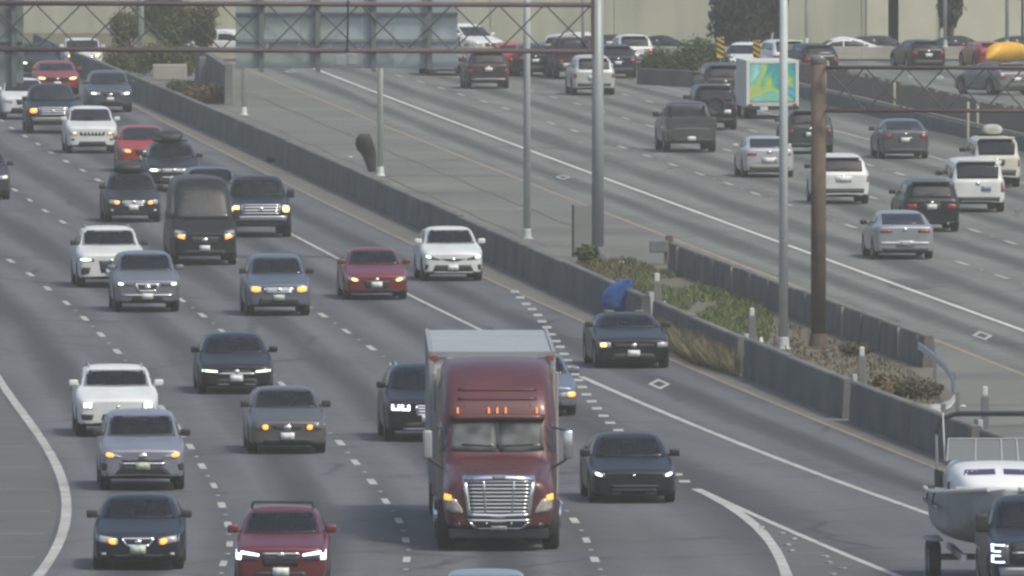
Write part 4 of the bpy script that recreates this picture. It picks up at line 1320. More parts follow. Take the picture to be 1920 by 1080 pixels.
shrub('dark low shrub in front of the pale concrete ledge', 334, 176, 1.1, .55, 900, 37, LG, GL)
shrub('rusty dry brush at the foot of the dark sided wall end', 392, 194, 1.5, .75, 1600, 38, LB, GL)
shrub('rusty dry brush in front of the dark sided wall end', 362, 186, 1.0, .5, 800, 39, LB, GL)

# median island: soil, grass and weeds
isl_poly = [(1085, 497), (1180, 482), (1262, 500), (1400, 556), (1505, 598), (1605, 640), (1690, 668), (1742, 692), (1782, 735), (1788, 780), (1760, 808), (1700, 803), (1595, 762), (1400, 690), (1230, 617), (1150, 575), (1100, 540)]
mb = MB(); mb.v = [tuple(G(u, v, .006)) for u, v in isl_poly]; mb.f = [tuple(range(len(isl_poly)))]; mb.m = [0]
o = mb.build('island_soil', mat('island_soil', (.085, .078, .060), .95, col2=(.14, .125, .095), scale=.6, bump=.3)); fix_normals(o.data); tag(o, kind='structure')
def inside(u, v, poly):
    c = False; j = len(poly) - 1
    for i in range(len(poly)):
        (a, b), (d, e) = poly[i], poly[j]
        if (b > v) != (e > v) and u < (d - a) * (v - b) / (e - b) + a: c = not c
        j = i
    return c
def grass(name, label, poly, n, h, m, seed, w=.03):
    r = random.Random(seed)
    us = [p[0] for p in poly]; vs2 = [p[1] for p in poly]
    mb = MB(); k = 0
    while k < n:
        u = lerp(min(us), max(us), r.random()); v = lerp(min(vs2), max(vs2), r.random())
        if not inside(u, v, poly): continue
        q_ = G(u, v)
        if mnoise.noise(Vector((q_.x * .9, q_.y * .06, seed))) < -.22 + .25 * (r.random() - .5): continue
        k += 1
        p = G(u, v); hh = h * (.4 + .9 * r.random())
        lean = Vector((r.gauss(0, .35), r.gauss(0, .35), 1)) * hh
        d = Vector((math.cos(r.random() * 6.28), math.sin(r.random() * 6.28), 0)) * w * (.6 + r.random())
        mb.add([p - d, p + d, p + lean * .6 + d * .7, p + lean], [(0, 1, 2, 3)])
    o = mb.build(name, m)
    return tag(o, label, 'grass', kind='stuff')
grass('green_weeds', 'green weeds growing on the median island', [(1190, 520), (1262, 512), (1400, 566), (1450, 590), (1440, 640), (1385, 655), (1245, 600)], 12000, .16, leafmat('weed_leaf', (.08, .115, .04), (.14, .17, .075), .6), 41, .03)
grass('green_weeds', 'yellowish weeds around the foot of the gantry post', [(1080, 492), (1180, 486), (1230, 505), (1210, 560), (1120, 530)], 2400, .13, LO, 42, .025)
grass('dry_grass', 'dry tan grass over the lower part of the median island', [(1400, 640), (1460, 600), (1700, 690), (1770, 760), (1740, 800), (1600, 755)], 2600, .12, leafmat('dry_grass_leaf', (.12, .105, .07), (.19, .165, .115)), 43, .025)
grass('dry_grass', 'tall dry grass at the foot of the barrier beside the black coupe', [(1216, 622), (1300, 664), (1380, 698), (1384, 708), (1300, 682), (1216, 640)], 5200, .60, leafmat('straw', (.12, .105, .065), (.20, .175, .115)), 44, .022)
grass('dry_grass', 'low dry growth along the far foot of the long barrier', [(300, 190), (520, 285), (700, 375), (900, 470), (1090, 556), (1088, 566), (890, 480), (690, 385), (510, 296), (296, 196)], 2600, .12, LB, 45, .03)
shrub('dull green bush between the rusty pole and the stained barrier', 1600, 668, .8, .35, 900, 51, LO, 'weeds on the median island', .05, 'bush')
shrub('grey brown weed bush near the curved guardrail', 1712, 748, 1.2, .5, 2200, 52, leafmat('grey_weed', (.075, .072, .048), (.12, .11, .075)), 'weeds on the median island', .05, 'bush')
shrub('reddish dry bush below the rusty pole', 1668, 742, .9, .42, 1300, 53, LB, 'weeds on the median island', .05, 'bush')
shrub('tan dry weed clump at the barrier gap right of the rusty pole', 1648, 772, .42, .9, 700, 54, leafmat('tan_weed', (.15, .11, .05), (.22, .165, .085)), 'weeds on the median island', .08, 'bush')
shrub('small green bush at the foot of the gantry post', 1102, 494, .6, .5, 500, 55, LG, 'weeds on the median island', .09, 'bush')

# ------------------------------------------------------------------ small things on the median
# blue tarp bundle
tp = G(1156, 607)
o = thing('blue_tarp', 'crumpled blue tarp hanging over a stand against the barrier', 'tarp', tp)
r = random.Random(5)
tarp_out = [(.30, .10, .40), (.38, -.10, .42), (.46, -.42, .44), (.58, -.46, .44), (.72, -.42, .44), (.86, -.36, .44), (1.0, -.24, .44), (1.12, -.04, .43), (1.20, .16, .42), (1.22, .24, .36)]
mb = MB(); loops = []
for j, (z, xl, xr) in enumerate(tarp_out):
    lp = []
    for i in range(16):
        a_ = 2 * math.pi * i / 16; cx_, hx_ = (xl + xr) / 2, (xr - xl) / 2
        fold = 1 + .13 * math.sin(i * 2.6 + j * 1.3) * (1 if math.sin(a_) < 0 else .3)
        lp.append(Vector((cx_ + hx_ * math.cos(a_), .30 * math.sin(a_) * fold, z + .03 * math.sin(i * 1.9 + j * .8))))
    loops.append(lp)
for lp in loops: lp.append(lp[0])
mb.grid(loops)
kk = len(mb.v); mb.add(loops[-1][:-1], [tuple(range(16))])
me = mb.build('tarp_sheet', mat('tarp_blue', (.022, .075, .25), .5, var=.45, scale=6), o, True)
md2 = me.modifiers.new('s', 'SUBSURF'); md2.levels = 1; md2.render_levels = 1
mb = MB(); mb.box((.20, .05, .30), (.22, .3, .60)); mb.box((-.02, .1, .3), (.12, .12, .6)); mb.build('stand', mat('stand_dark', (.02, .025, .06), .8), o)
def bundle(label, u, v, w, h, m, seed, cat='bag', name='litter_bag'):
    r = random.Random(seed); p = G(u, v)
    bm = bmesh.new(); bmesh.ops.create_icosphere(bm, subdivisions=2, radius=1)
    for vv_ in bm.verts:
        k = 1 + r.gauss(0, .10)
        vv_.co = Vector((vv_.co.x * w / 2 * k, vv_.co.y * w / 2 * k, (vv_.co.z * .5 + .5) * h * (1 + r.gauss(0, .06))))
    me = bpy.data.meshes.new(name); bm.to_mesh(me); bm.free(); me.materials.append(m)
    ob = link(name, me); ob.location = p
    tag(ob, label, cat, 'litter along the median')
WB_ = mat('litter_white', (.62, .64, .62), .6, var=.1, scale=6)
bundle('white plastic bag in front of the blue tarp', 1197, 604, .34, .22, WB_, 1)
bundle('red cloth under the white plastic bag by the blue tarp', 1204, 611, .42, .16, mat('cloth_red', (.18, .02, .03), .8), 2)
bundle('white bag lying on the end of the long barrier', 1214, 566, .26, .14, WB_, 3)
bundle('small white bottle on the island right of the blue tarp', 1246, 574, .08, .16, WB_, 4)
bundle('pale bag at the foot of the barrier behind the black coupe', 1247, 632, .13, .24, WB_, 5)
bundle('red rag by the marker post left of the pale lamp post', 1416, 658, .22, .3, mat('rag_red', (.22, .04, .05), .8), 6)
bundle('white bucket by the marker post left of the pale lamp post', 1427, 660, .12, .40, WB_, 7)
bundle('white litter in the middle of the weedy island', 1706, 724, .2, .1, WB_, 8)
bundle('white scrap on the pavement right of the curved guardrail', 1806, 764, .16, .06, WB_, 9)
bundle('white scrap on the left shoulder below the slim lamp post', 1030, 525, .18, .06, WB_, 10)
bundle('white scrap on the shoulder left of the white coupe crossover', 702, 380, .2, .12, WB_, 11)
bundle('pale scrap near the gantry post foot', 1165, 493, .2, .06, WB_, 12)
bundle('pale scrap on the far shoulder by the long barrier', 384, 232, .2, .12, WB_, 13)
bundle('cream scrap on the pavement behind the long barrier', 657, 296, .2, .06, WB_, 14)
bundle('small white scrap right of the stained barrier', 1676, 630, .16, .05, WB_, 15)
# timber block on the shoulder
mb = MB(); mb.bbox((0, 0, .09), (.78, .35, .18), .03, .06); o = mb.build('timber_block', mat('dark_timber', (.03, .024, .024), .8, var=.3)); o.location = G(519, 304)
tag(o, 'dark timber block lying on the shoulder beside the long barrier', 'debris')
# bent dark sheet by the lamp post
o = thing('bent_panel', 'bent dark rubber sheet standing left of the pale lamp post under the sign', 'debris', G(690, 322))
rows = []
for z, a, b, y in ((0, .02, .28, 0), (.3, -.10, .30, .1), (.6, -.22, .30, .1), (.80, -.40, .26, .0), (1.0, -.46, .20, -.1), (1.2, -.42, .14, -.15), (1.36, -.30, .06, -.1)):
    rows.append([Vector((a, y, z)), Vector(((a + b) / 2, y - .06, z)), Vector((b, y, z))])
mb = MB(); mb.grid(rows); me = mb.build('sheet', mat('rubber_dark', (.028, .026, .028), .8, var=.2), o, True)
md = me.modifiers.new('t', 'SOLIDIFY'); md.thickness = .04
mb = MB(); mb.box((.16, .08, .5), (.06, .06, 1.0)); mb.build('stake', BLACK, o)
# panel on a post left of the gantry post
o = thing('median_panel', 'plain grey concrete panel on a dark post left of the gantry post', 'panel', G(1092, 482))
mb = MB(); mb.bbox((.08, 0, .80), (.66, .10, 1.58), .02); mb.build('panel', mat('panel_grey', (.20, .21, .20), .8, var=.08, scale=1.5), o)
mb = MB(); mb.bbox((-.29, -.03, .80), (.06, .12, 1.6), .01); mb.build('post', BLACK, o)
# impact attenuator stub
o = thing('attenuator', 'grey steel box stub on a bracket at the start of the stained barrier', 'barrier end', G(1240, 496))
mb = MB(); mb.bbox((-.08, 0, .55), (.55, .6, .36), .04); mb.build('box', M_GALV_D, o)
mb = MB(); mb.box((.14, 0, .22), (.12, .3, .44)); mb.bbox((.24, .1, .62), (.24, .25, .50), .04); mb.build('bracket', M_RUST, o)
# graffiti-like stain post on right road: nothing more

# ------------------------------------------------------------------ haze
hz = MB(); hz.box((0, 465, 8.4), (300, 990, 20.0))
ho = hz.build('haze', None if False else mat('haze_tmp', (1, 1, 1)))
hm = bpy.data.materials.new('hazy_air'); hm.use_nodes = True
hn = hm.node_tree
for n_ in list(hn.nodes):
    if n_.type != 'OUTPUT_MATERIAL': hn.nodes.remove(n_)
pv = hn.nodes.new('ShaderNodeVolumePrincipled')
pv.inputs['Color'].default_value = (.92, .93, .84, 1)
pv.inputs['Density'].default_value = 0.00028
pv.inputs['Anisotropy'].default_value = 0.2
hn.links.new(pv.outputs[0], hn.nodes['Material Output'].inputs['Volume'])
ho.data.materials.clear(); ho.data.materials.append(hm)
tag(ho, 'thin pale haze filling the air over the highway', 'haze', kind='stuff')
# ------------------------------------------------------------------ traffic coming towards the camera
GO = 'cars coming towards the camera on the left carriageway'
GA_ = 'cars driving away on the right carriageway'
GU = 'cars on the far roads below the tan wall'
BLK = ('black', (.010, .011, .014), .1, .28)
DKNAVY = ('dark_navy', (.018, .022, .032), .3, .3)
DKGREY = ('dark_grey', (.035, .037, .042), .3, .35)
GREY = ('grey', (.11, .115, .125), .5, .38)
SILV = ('silver', (.28, .30, .32), .6, .38)
LAV = ('lavender_silver', (.24, .25, .30), .6, .38)
WHT = ('white', (.60, .62, .61), .0, .35)
RED = ('red', (.15, .014, .020), .15, .35)
DRED = ('dark_red', (.11, .016, .022), .2, .35)
BLUEG = ('blue_grey', (.055, .075, .10), .4, .35)
CREAM = ('cream_white', (.55, .54, .47), .0, .45)

make_car('sedan', 'dark navy sedan with amber lamps and trapezoid grille, nearest the bottom left corner', 'car', GO, 260, 1066, 'sedan', DKNAVY, L=4.60, W=1.80, H=1.43,
         grille=(.34, .24, .80, .54, 'chrome'), lamp=(.44, .90, .80, .94, .56, .70), lits=[(.10, .42, .05, .85, AMBER)], lens=LENS, intake=(.58, .52, .22, .05), plate=.40, plate_mat=PLATE_G,
         fog=[(.70, .80, .20, .30, LENS)], mirror=BLACK, badge_q=.68, tan_seats=True)
make_car('crossover', 'red crossover with black roof bar and white hooked lights at the bottom edge', 'car', GO, 528, 1108, 'hatch', DRED, H=1.60, W=1.82, zhf=.90, zc=1.08, zh=1.52, zr=1.48, r=.35, zb=.22,
         grille=(.42, .36, .74, .44, 'black'), lamp=(.46, .95, .78, .90, .60, .62), lens=LENS_D, lits=[(0, 1, .66, 1, WHITE_L), (.78, 1, .02, .70, WHITE_L)], lip=(.78, .40, CHROME), crossbar=True, mirror=paint(*RED), badge_q=.76, intake=(.5, .6, .28, .08), plate=.28)
make_car('suv', 'lavender silver SUV with amber lamps and black lower bumper right behind the navy sedan', 'car', GO, 266, 917, 'suv', LAV, W=1.85, H=1.70,
         grille=(.50, .46, .63, .55, 'black'), lamp=(.48, .92, .74, .92, .70, .72), lits=[(.45, .85, .05, .95, AMBER)], intake=(.46, .72, .48, .06), plate=.43, plate_mat=PLATE_G, badge_q=.75, badge_s=.09,
         side_poly=[([(.82, .50), (.97, .52), (.95, .28), (.86, .30)], BLACK)], lip=(.50, .55, CHROME), mirror=BLACK)
make_car('suv', 'white SUV with clustered round headlamps and wide dark grille in the leftmost lane', 'car', GO, 219, 817, 'suv', WHT, W=1.92, H=1.62, zhf=.90, zh=1.53, zr=1.50,
         grille=(.36, .40, .44, .22, 'black'), lamp=(.60, .86, .86, .86, .64, .66), lits=[(.12, .45, .55, .92, GREENW), (.55, .88, .55, .92, GREENW), (.12, .45, .08, .45, GREENW), (.55, .88, .08, .45, GREENW)],
         intake=(.52, .5, .12, .06), side_poly=[([(.58, .42), (.90, .44), (.86, .24), (.62, .24)], BLACK)], plate=None, badge_q=.70, badge_s=.03, rails='silver')
make_car('sedan', 'black sedan with bright slim running lights alone in the third lane', 'car', GO, 441, 737, 'sedan', BLK, L=4.85, W=1.86, H=1.46,
         grille=(.40, .34, .74, .54, 'black'), lip=(.58, .50, CHROME), lamp=(.48, .94, .76, .86, .62, .66), lens=LENS_D, lits=[(.06, .92, .15, .60, GREENW)], plate=.38, fog=[(.2, .5, .08, .13, LENS)], badge_q=.68)
make_car('hatchback', 'brownish grey hatchback with amber lamps directly ahead of the black sedan', 'car', GO, 537, 849, 'hatch', ('taupe', (.085, .085, .085), .4, .4), L=4.4, W=1.78, H=1.47,
         grille=(.38, .34, .78, .64, 'black'), lamp=(.46, .92, .82, .88, .60, .64), lens=LENS_D, lits=[(.08, .38, .10, .9, AMBER)], plate=.38, badge_q=.71, badge_s=.085, intake=(.60, .66, .28, .06), mirror=BLACK, tan_seats=True)
make_car('suv', 'black SUV with twin ring headlights half hidden behind the red semi truck', 'car', GO, 800, 826, 'suv', BLK, L=4.9, W=2.00, H=1.75, zhf=.98, zc=1.18, zh=1.66, zr=1.62, r=.38,
         grille=(.28, .26, .80, .52, 'bars'), lamp=(.42, .86, .84, .86, .64, .66), lens=LENS_D, lits=[(.02, .14, .1, .95, WHITE_L), (.36, .48, .1, .95, WHITE_L), (.02, .48, .05, .35, WHITE_L), (.55, .65, .1, .95, WHITE_L), (.87, .98, .1, .95, WHITE_L), (.55, .98, .05, .35, WHITE_L)],
         intake=(.5, .6, .28, .10), lip=(.06, .6, CHROME), plate=.4, rails='silver')
make_car('sedan', 'blue silver sedan peeking out on the right of the red semi truck', 'car', GO, 1009, 778, 'sedan', ('blue_silver', (.15, .18, .23), .6, .35), W=1.80, H=1.44,
         lits=[(.50, .95, .1, .95, AMBER)], lamp=(.50, .96, .66, .74, .44, .50), plate=.30)
make_car('sedan', 'black electric sedan with smooth grilleless nose in the lane right of the semi truck', 'car', GO, 1184, 941, 'sedan', ('soft_black', (.014, .017, .022), .2, .3), L=4.70, W=1.86, H=1.44, zhf=.72, zc=.93,
         grille=None, lamp=(.66, .92, .84, 1.0, .66, .80), lens=LENS_D, lits=[(.25, .85, .12, .75, WHITE_L)], intake=(.50, .56, .24, .08), lip=(.34, .56, DARKP), plate=None, badge_q=.78, badge_s=.035, fog=[(.3, .5, .04, .07, LENS)])
make_car('coupe', 'black muscle coupe with one yellow parking lamp beside the median barrier', 'car', GO, 1183, 689, 'coupe', BLK, H=1.36, W=1.92,
         grille=(.56, .54, .76, .60, 'black'), lamp=(.62, .92, .82, .84, .62, .64), lens=LENS, lits=[], fog=[], plate=.38, badge_q=.70, badge_s=.07, mirror=BLACK)
# its one lit lamp
make_car('crossover', 'white coupe crossover with green tinted lights and wide dark lower grille by the barrier', 'car', GO, 846, 526, 'hatch', WHT, L=4.38, W=1.80, H=1.56, zhf=.86, zc=1.05, zh=1.49, zr=1.44, r=.36, zb=.21,
         grille=(.40, .16, .70, .60, 'black'), lamp=(.44, .94, .70, .92, .64, .72), lens=LENS_D, lits=[(.55, .88, .2, .9, GREENW)], intake=(.58, .68, .42, .10), plate=.30, badge_q=.66, badge_s=.06,
         side_poly=[([(.78, .42), (.90, .46), (.92, .20), (.84, .22)], BLACK)], lip=(.08, .66, paint(*WHT)))
make_car('sedan', 'red sedan with amber running lights and white plate, left of the white coupe crossover', 'car', GO, 703, 561, 'sedan', ('bright_red', (.14, .012, .020), .2, .32), L=4.60, W=1.80, H=1.44,
         grille=(.40, .36, .66, .28, 'black'), lamp=(.56, .94, .74, .90, .60, .70), lits=[(.15, .60, .05, .95, YELLOW)], intake=(.66, .7, .16, .05), plate=.46, badge_q=.72, badge_s=.06)
make_car('suv', 'blue grey compact SUV with orange lamps and chrome strip, left of the red sedan', 'car', GO, 520, 591, 'suv', ('grey_blue', (.10, .125, .16), .5, .36), L=4.55, W=1.79, H=1.68, rf=.73,
         grille=(.44, .40, .78, .62, 'bars'), nbars=1, lamp=(.54, .90, .84, .90, .60, .62), lits=[(.10, .85, .1, .9, AMBER)], intake=(.6, .64, .38, .08), plate=.40, plate_mat=PLATE_G, mirror=BLACK)
make_car('crossover', 'pale grey crossover with large dark grille and silver bumper strip beside the white SUV', 'car', GO, 274, 584, 'suv', ('steel_grey', (.155, .175, .20), .55, .36), L=4.55, W=1.84, H=1.66,
         grille=(.34, .26, .80, .52, 'chrome'), lamp=(.42, .92, .80, .90, .72, .76), lens=LENS_D, lits=[(.60, .92, .1, .95, GREENW)], intake=(.42, .5, .34, .10), lip=(.34, .82, CHROME), plate=.30, badge_q=.68, badge_s=.085)
make_car('suv', 'large white SUV with tall dark grille, left of the black van', 'car', GO, 206, 538, 'suv', WHT, L=5.05, W=1.97, H=1.74, zhf=1.0, zc=1.18, zh=1.65, zr=1.62, r=.38,
         grille=(.36, .30, .72, .26, 'black'), lamp=(.50, .93, .80, .84, .70, .68), lens=LENS_D, lits=[(.2, .95, .15, .9, GREENW)], intake=(.2, .2, .12, .06), side_poly=[([(.60, .46), (.90, .48), (.88, .18), (.66, .22)], BLACK)], plate=.3, rails='silver', mirror=BLACK)
make_car('passenger_van', 'tall black van with wide windshield and amber lamps', 'van', GO, 381, 496, 'van', ('van_black', (.014, .014, .016), .1, .4),
         grille=(.44, .38, .78, .48, 'black'), lamp=(.58, .90, 1.0, 1.06, .66, .78), lits=[(.15, .70, .05, .45, AMBER)], intake=(.6, .66, .24, .06), plate=.33, badge_q=.66, badge_s=.085, mirror=BLACK, mirror_size=(.20, .30), mirror_dz=.05, glass=mat('van_glass', (.022, .027, .027), .12, spec=.7, var=.4))
make_car('pickup_truck', 'dark blue pickup with big chrome grille and tow mirrors beside the black van', 'truck', GO, 486, 444, 'pickup', DKNAVY, W=2.02, level=2,
         grille=(.60, .58, .92, .56, 'bars'), nbars=2, lamp=(.66, .94, .92, .90, .58, .58), lits=[(.05, .85, .1, .9, YELLOW)], intake=(.5, .5, .12, .02), chrome_bumper=(.26, .46), bumper_mat=mat('dull_chrome', (.35, .37, .40), .3, .9), plate=None, mirror=BLACK, mirror_size=(.22, .28), badge_q=.76, badge_s=.07)
make_car('car', 'dark blue car mostly hidden behind the tall black van', 'car', GO, 397, 408, 'suv', BLUEG, H=1.62)
make_car('station_wagon', 'dark wagon with black roof box, amber lamps and chrome grille strip', 'car', GO, 248, 416, 'wagon', ('deep_grey', (.022, .024, .028), .2, .35), W=1.82, level=2,
         grille=(.40, .34, .76, .54, 'bars'), nbars=1, lamp=(.48, .92, .78, .86, .58, .62), lits=[(.10, .45, .1, .95, AMBER)], intake=(.5, .5, .2, .06), fog=[(.72, .82, .22, .34, LENS)], plate=.42, roofbox=(1.0, .30, 1.9, BLACK), mirror=BLACK)
make_car('suv', 'dark SUV with roof box and greenish white headlights behind the dark wagon', 'car', GO, 324, 358, 'suv', ('ink', (.016, .020, .026), .2, .3), W=1.84, level=2,
         grille=(.44, .44, .78, .64, 'bars'), nbars=1, lamp=(.50, .93, .80, .82, .64, .66), lits=[(.25, .95, .1, .9, GREENW)], intake=(.56, .64, .30, .06), lip=(.36, .5, CHROME), plate=.30, roofbox=(.95, .34, 2.0, BLACK), mirror=BLACK, badge_q=.72, badge_s=.08)
make_car('suv', 'orange red SUV with a lit amber lamp behind the dark SUV with roof box', 'car', GO, 268, 322, 'suv', ('orange_red', (.30, .022, .018), .05, .4), W=1.80, H=1.64, lits=[(.1, .6, .1, .9, AMBER)])
make_car('suv', 'white SUV with slotted dark grille just ahead of the black pickup', 'car', GO, 171, 287, 'suv', WHT, L=4.82, W=1.92, H=1.74, zhf=1.0, zc=1.18, zh=1.65, zr=1.62, level=2,
         grille=(.50, .47, .74, .58, 'gap'), lamp=(.58, .90, .75, .78, .60, .60), lits=[(.1, .55, .1, .9, mat('dim_warm_lamp', (.8, .6, .3), .3, emis=(1, .6, .3), estr=.8))], intake=(.48, .60, .28, .04), fog=[(.68, .82, .34, .42, DARKP)], plate=None, badge=False)
make_car('pickup_truck', 'black pickup with chrome grille and amber lamp, left of the white SUV with slotted grille', 'truck', GO, 98, 250, 'pickup', DKNAVY, W=2.02, level=2,
         grille=(.54, .50, .90, .56, 'bars'), nbars=2, lamp=(.60, .92, .88, .88, .60, .60), lits=[(.1, .9, .1, .9, AMBER)], intake=(.5, .5, .14, .04), chrome_bumper=(.20, .40), bumper_mat=mat('dull_bumper', (.25, .26, .27), .4, .7), plate=None, mirror=BLACK, badge_q=.70)
make_car('crossover', 'slate blue crossover with bright badge and green tinted lights next to the barrier', 'car', GO, 205, 210, 'suv', ('slate_blue', (.06, .075, .095), .4, .36), W=1.84, H=1.70, level=2,
         grille=(.32, .22, .80, .56, 'black'), lamp=(.44, .92, .82, .90, .66, .72), lits=[(.35, .85, .2, .9, GREENW)], intake=(.5, .6, .34, .08), plate=.44, badge_q=.70, badge_s=.09)
make_car('suv', 'white SUV partly hidden behind the black pickup at the left edge', 'car', GO, 44, 224, 'suv', WHT, H=1.64)
make_car('suv', 'red SUV with two lit lamps behind the black pickup', 'car', GO, 106, 177, 'suv', ('pickup_red', (.22, .016, .024), .05, .4), W=1.90, H=1.42, zh=1.34, zr=1.32, zc=1.0, zhf=.84, lits=[(.1, .8, .1, .9, YELLOW)], grille=(.54, .50, .86, .56, 'black'))
make_car('suv', 'tall white SUV farthest back in the lane beside the barrier', 'car', GO, 155, 133, 'boxy', WHT, W=1.80, H=1.48, zh=1.40, zr=1.38, zc=1.02, zhf=.88, level=2, grille=(.5, .46, .72, .52, 'bars'), lits=[(.1, .6, .1, .9, YELLOW)], lamp=(.56, .92, .80, .82, .56, .58), mirror=paint(*WHT))
make_car('sedan', 'dark green sedan with two white headlights behind the gantry at the far left', 'car', GO, 70, 143, 'sedan', ('dark_green', (.014, .026, .022), .2, .4), H=1.5, lits=[(.1, .7, .1, .95, GREENW)])
make_car('suv', 'dark SUV cut off by the left edge of the picture', 'car', GO, -33, 374, 'suv', DKGREY, W=1.86, H=1.70, lits=[(.4, .9, .1, .9, mat('dull_lamp', (.5, .5, .4), .3, emis=(.8, .9, .7), estr=.6))], level=2, mirror=BLACK)
make_car('sedan', 'silver blue sedan of which only the roof shows at the bottom edge', 'car', GO, 911, 1226, 'sedan', ('pale_blue_silver', (.25, .30, .34), .5, .35), H=1.47)

# ------------------------------------------------------------------ traffic driving away
make_car('sedan', 'silver sedan nearest the camera on the right carriageway', 'car', GA_, 1691, 485, 'sedan', SILV, True, L=4.9, W=1.86, H=1.46, zt=1.04, zb2=1.05, zr=1.385,
         tail=[(.42, .94, .74, .84, RED_L)], low_bumper=(.20, DARKP), plate=.34, plate_mat=mat('grey_plate', (.25, .25, .26), .5), recess=True, bumper_line=(.38, paint(*WHT)), tint=False, mirror=BLACK)
make_car('suv', 'black SUV with red tail lights ahead of the silver sedan', 'car', GA_, 1742, 434, 'suv', BLK, True, L=4.7, W=1.88, H=1.67,
         tail=[(.50, .97, .62, .80, RED_L)], low_bumper=(.12, DARKP), plate=.70, recess='dark', mirror=BLACK, exhaust=2)
make_car('suv', 'boxy white SUV with vertical tail lights beside the black SUV', 'car', GA_, 1828, 397, 'boxy', WHT, True, L=4.8, W=1.92, H=1.80, rf=.80,
         tail=[(.80, .98, .50, .92, mat('pale_red_lens', (.22, .10, .12), .25))], low_bumper=(.30, BLACK), plate=.66, plate_x=-.28, plate_mat=mat('blue_plate', (.22, .25, .32), .5), recess=False, rails=False, roofbox=None, mirror=BLACK)
make_car('suv', 'old cream SUV with a bundle on its roof ahead of the boxy white SUV', 'car', GA_, 1864, 350, 'boxy', CREAM, True, L=4.5, W=1.76, H=1.76, tint=False,
         tail=[(.84, .98, .55, .85, RED_L)], low_bumper=(.42, BLACK), plate=.72, recess='dark', mirror=BLACK, roofbox=(.75, .34, 1.0, mat('roof_bundle', (.35, .36, .30), .7, var=.3, scale=5)))
make_car('suv', 'white compact SUV with red tail lights behind the rusty pole', 'car', GA_, 1577, 382, 'suv', WHT, True, L=4.5, W=1.84, H=1.70, rf=.74,
         tail=[(.86, .99, .62, .88, RED_L)], low_bumper=(.36, BLACK), plate=.74, recess=True, mirror=BLACK)
make_car('sedan', 'silver sedan behind the pale lamp post in the second lane', 'car', GA_, 1438, 332, 'sedan', ('bright_silver', (.42, .44, .45), .4, .35), True, W=1.84, H=1.45, zt=1.04, zb2=1.05, zr=1.38,
         tail=[(.50, .95, .70, .82, RED_L)], low_bumper=(.24, BLACK), plate=.50)
make_car('crossover', 'dark green grey crossover between the lamp post and the rusty pole', 'car', GA_, 1515, 288, 'suv', ('green_grey', (.04, .05, .045), .3, .4), True, W=1.84, H=1.62, tail=[(.7, .97, .62, .84, RED_L)], plate=.6, low_bumper=(.2, DARKP))
make_car('sedan', 'grey sedan driving alone in the third lane near the guardrail', 'car', GA_, 1693, 297, 'sedan', ('mid_grey', (.085, .092, .098), .5, .35), True, W=1.84, H=1.46, zt=1.05, zb2=1.06, zr=1.385,
         tail=[(.58, .97, .66, .84, RED_L)], low_bumper=(.22, DARKP), plate=.60, tint=False, mirror=BLACK)
make_car('pickup_truck', 'dark grey pickup with closed tailgate in the first lane', 'truck', GA_, 1292, 285, 'pickup', ('graphite', (.060, .062, .060), .3, .4), True, W=1.98, H=1.86, level=2, tint=False,
         tail=[(.86, .99, .70, 1.0, RED_L)], low_bumper=(.30, BLACK), plate=.30, mirror=BLACK, mirror_size=(.24, .18), badge_r=False, recess=False)
make_car('off_roader', 'black off-roader with spare wheel just ahead of the dark pickup', 'car', GA_, 1338, 243, 'boxy', BLK, True, L=4.3, W=1.80, H=1.78, rf=.84, spare=True, tail=[(.86, .99, .6, .8, RED_L)], plate=.55, plate_x=-.45, recess=False, low_bumper=(.22, BLACK), mirror=BLACK)
make_car('minivan', 'dark grey minivan left of the mural box truck', 'car', GA_, 1356, 194, 'suv', DKGREY, True, L=5.0, W=1.95, H=1.72, tail=[(.80, .97, .60, .84, RED_L)], low_bumper=(.3, DARKP), bumper_line=(.36, paint(*SILV)), tint=True)
make_car('suv', 'pale silver SUV in line with the tall gantry post', 'car', GA_, 1111, 178, 'suv', ('pale_silver', (.46, .48, .45), .3, .35), True, level=2, W=1.86, H=1.72, tail=[(.80, .97, .62, .84, RED_L)], low_bumper=(.34, BLACK), plate=.6)
make_car('suv', 'maroon SUV just right of the large sign back', 'car', GA_, 913, 166, 'suv', ('maroon', (.045, .022, .030), .2, .4), True, level=2, W=1.88, H=1.72, tail=[(.75, .97, .5, .74, RED_L)], low_bumper=(.22, DARKP), bumper_line=(.22, paint(*SILV)), plate=.74, rails='black')
make_car('car', 'bright red car between the maroon SUV and the slim lamp post', 'car', GA_, 961, 141, 'sedan', ('vivid_red', (.42, .02, .02), .0, .4), True, W=1.80, H=1.5, tail=[(.5, .95, .7, .85, RED_L)])
make_car('car', 'dark car beside the bright red car behind the slim lamp post', 'car', GA_, 1001, 143, 'sedan', DKNAVY, True, W=1.76, H=1.48)
make_car('pickup_truck', 'dark maroon pickup left of the gantry post in the far traffic', 'truck', GA_, 1078, 148, 'pickup', ('dark_maroon', (.05, .022, .032), .2, .4), True, W=1.96, H=1.8, bumper_line=(.55, CHROME), low_bumper=(.3, BLACK))
make_car('hatchback', 'dark blue hatchback right of the gantry post in the far traffic', 'car', GA_, 1156, 146, 'hatch', ('dark_blue', (.018, .024, .05), .3, .35), True, W=1.76, H=1.5, tail=[(.6, .95, .6, .85, RED_L)])
make_car('wagon', 'white wagon with red tail light beside the planted island', 'car', GA_, 1187, 129, 'wagon', WHT, True, W=1.78, H=1.56, tail=[(.7, .97, .6, .85, RED_LIT)], plate=.5)
make_car('pickup_truck', 'silver pickup partly hidden by the right edge of the sign back', 'truck', GA_, 838, 141, 'pickup', ('dull_silver', (.20, .22, .22), .4, .4), True, W=1.94, H=1.7, bumper_line=(.5, CHROME), low_bumper=(.3, BLACK))

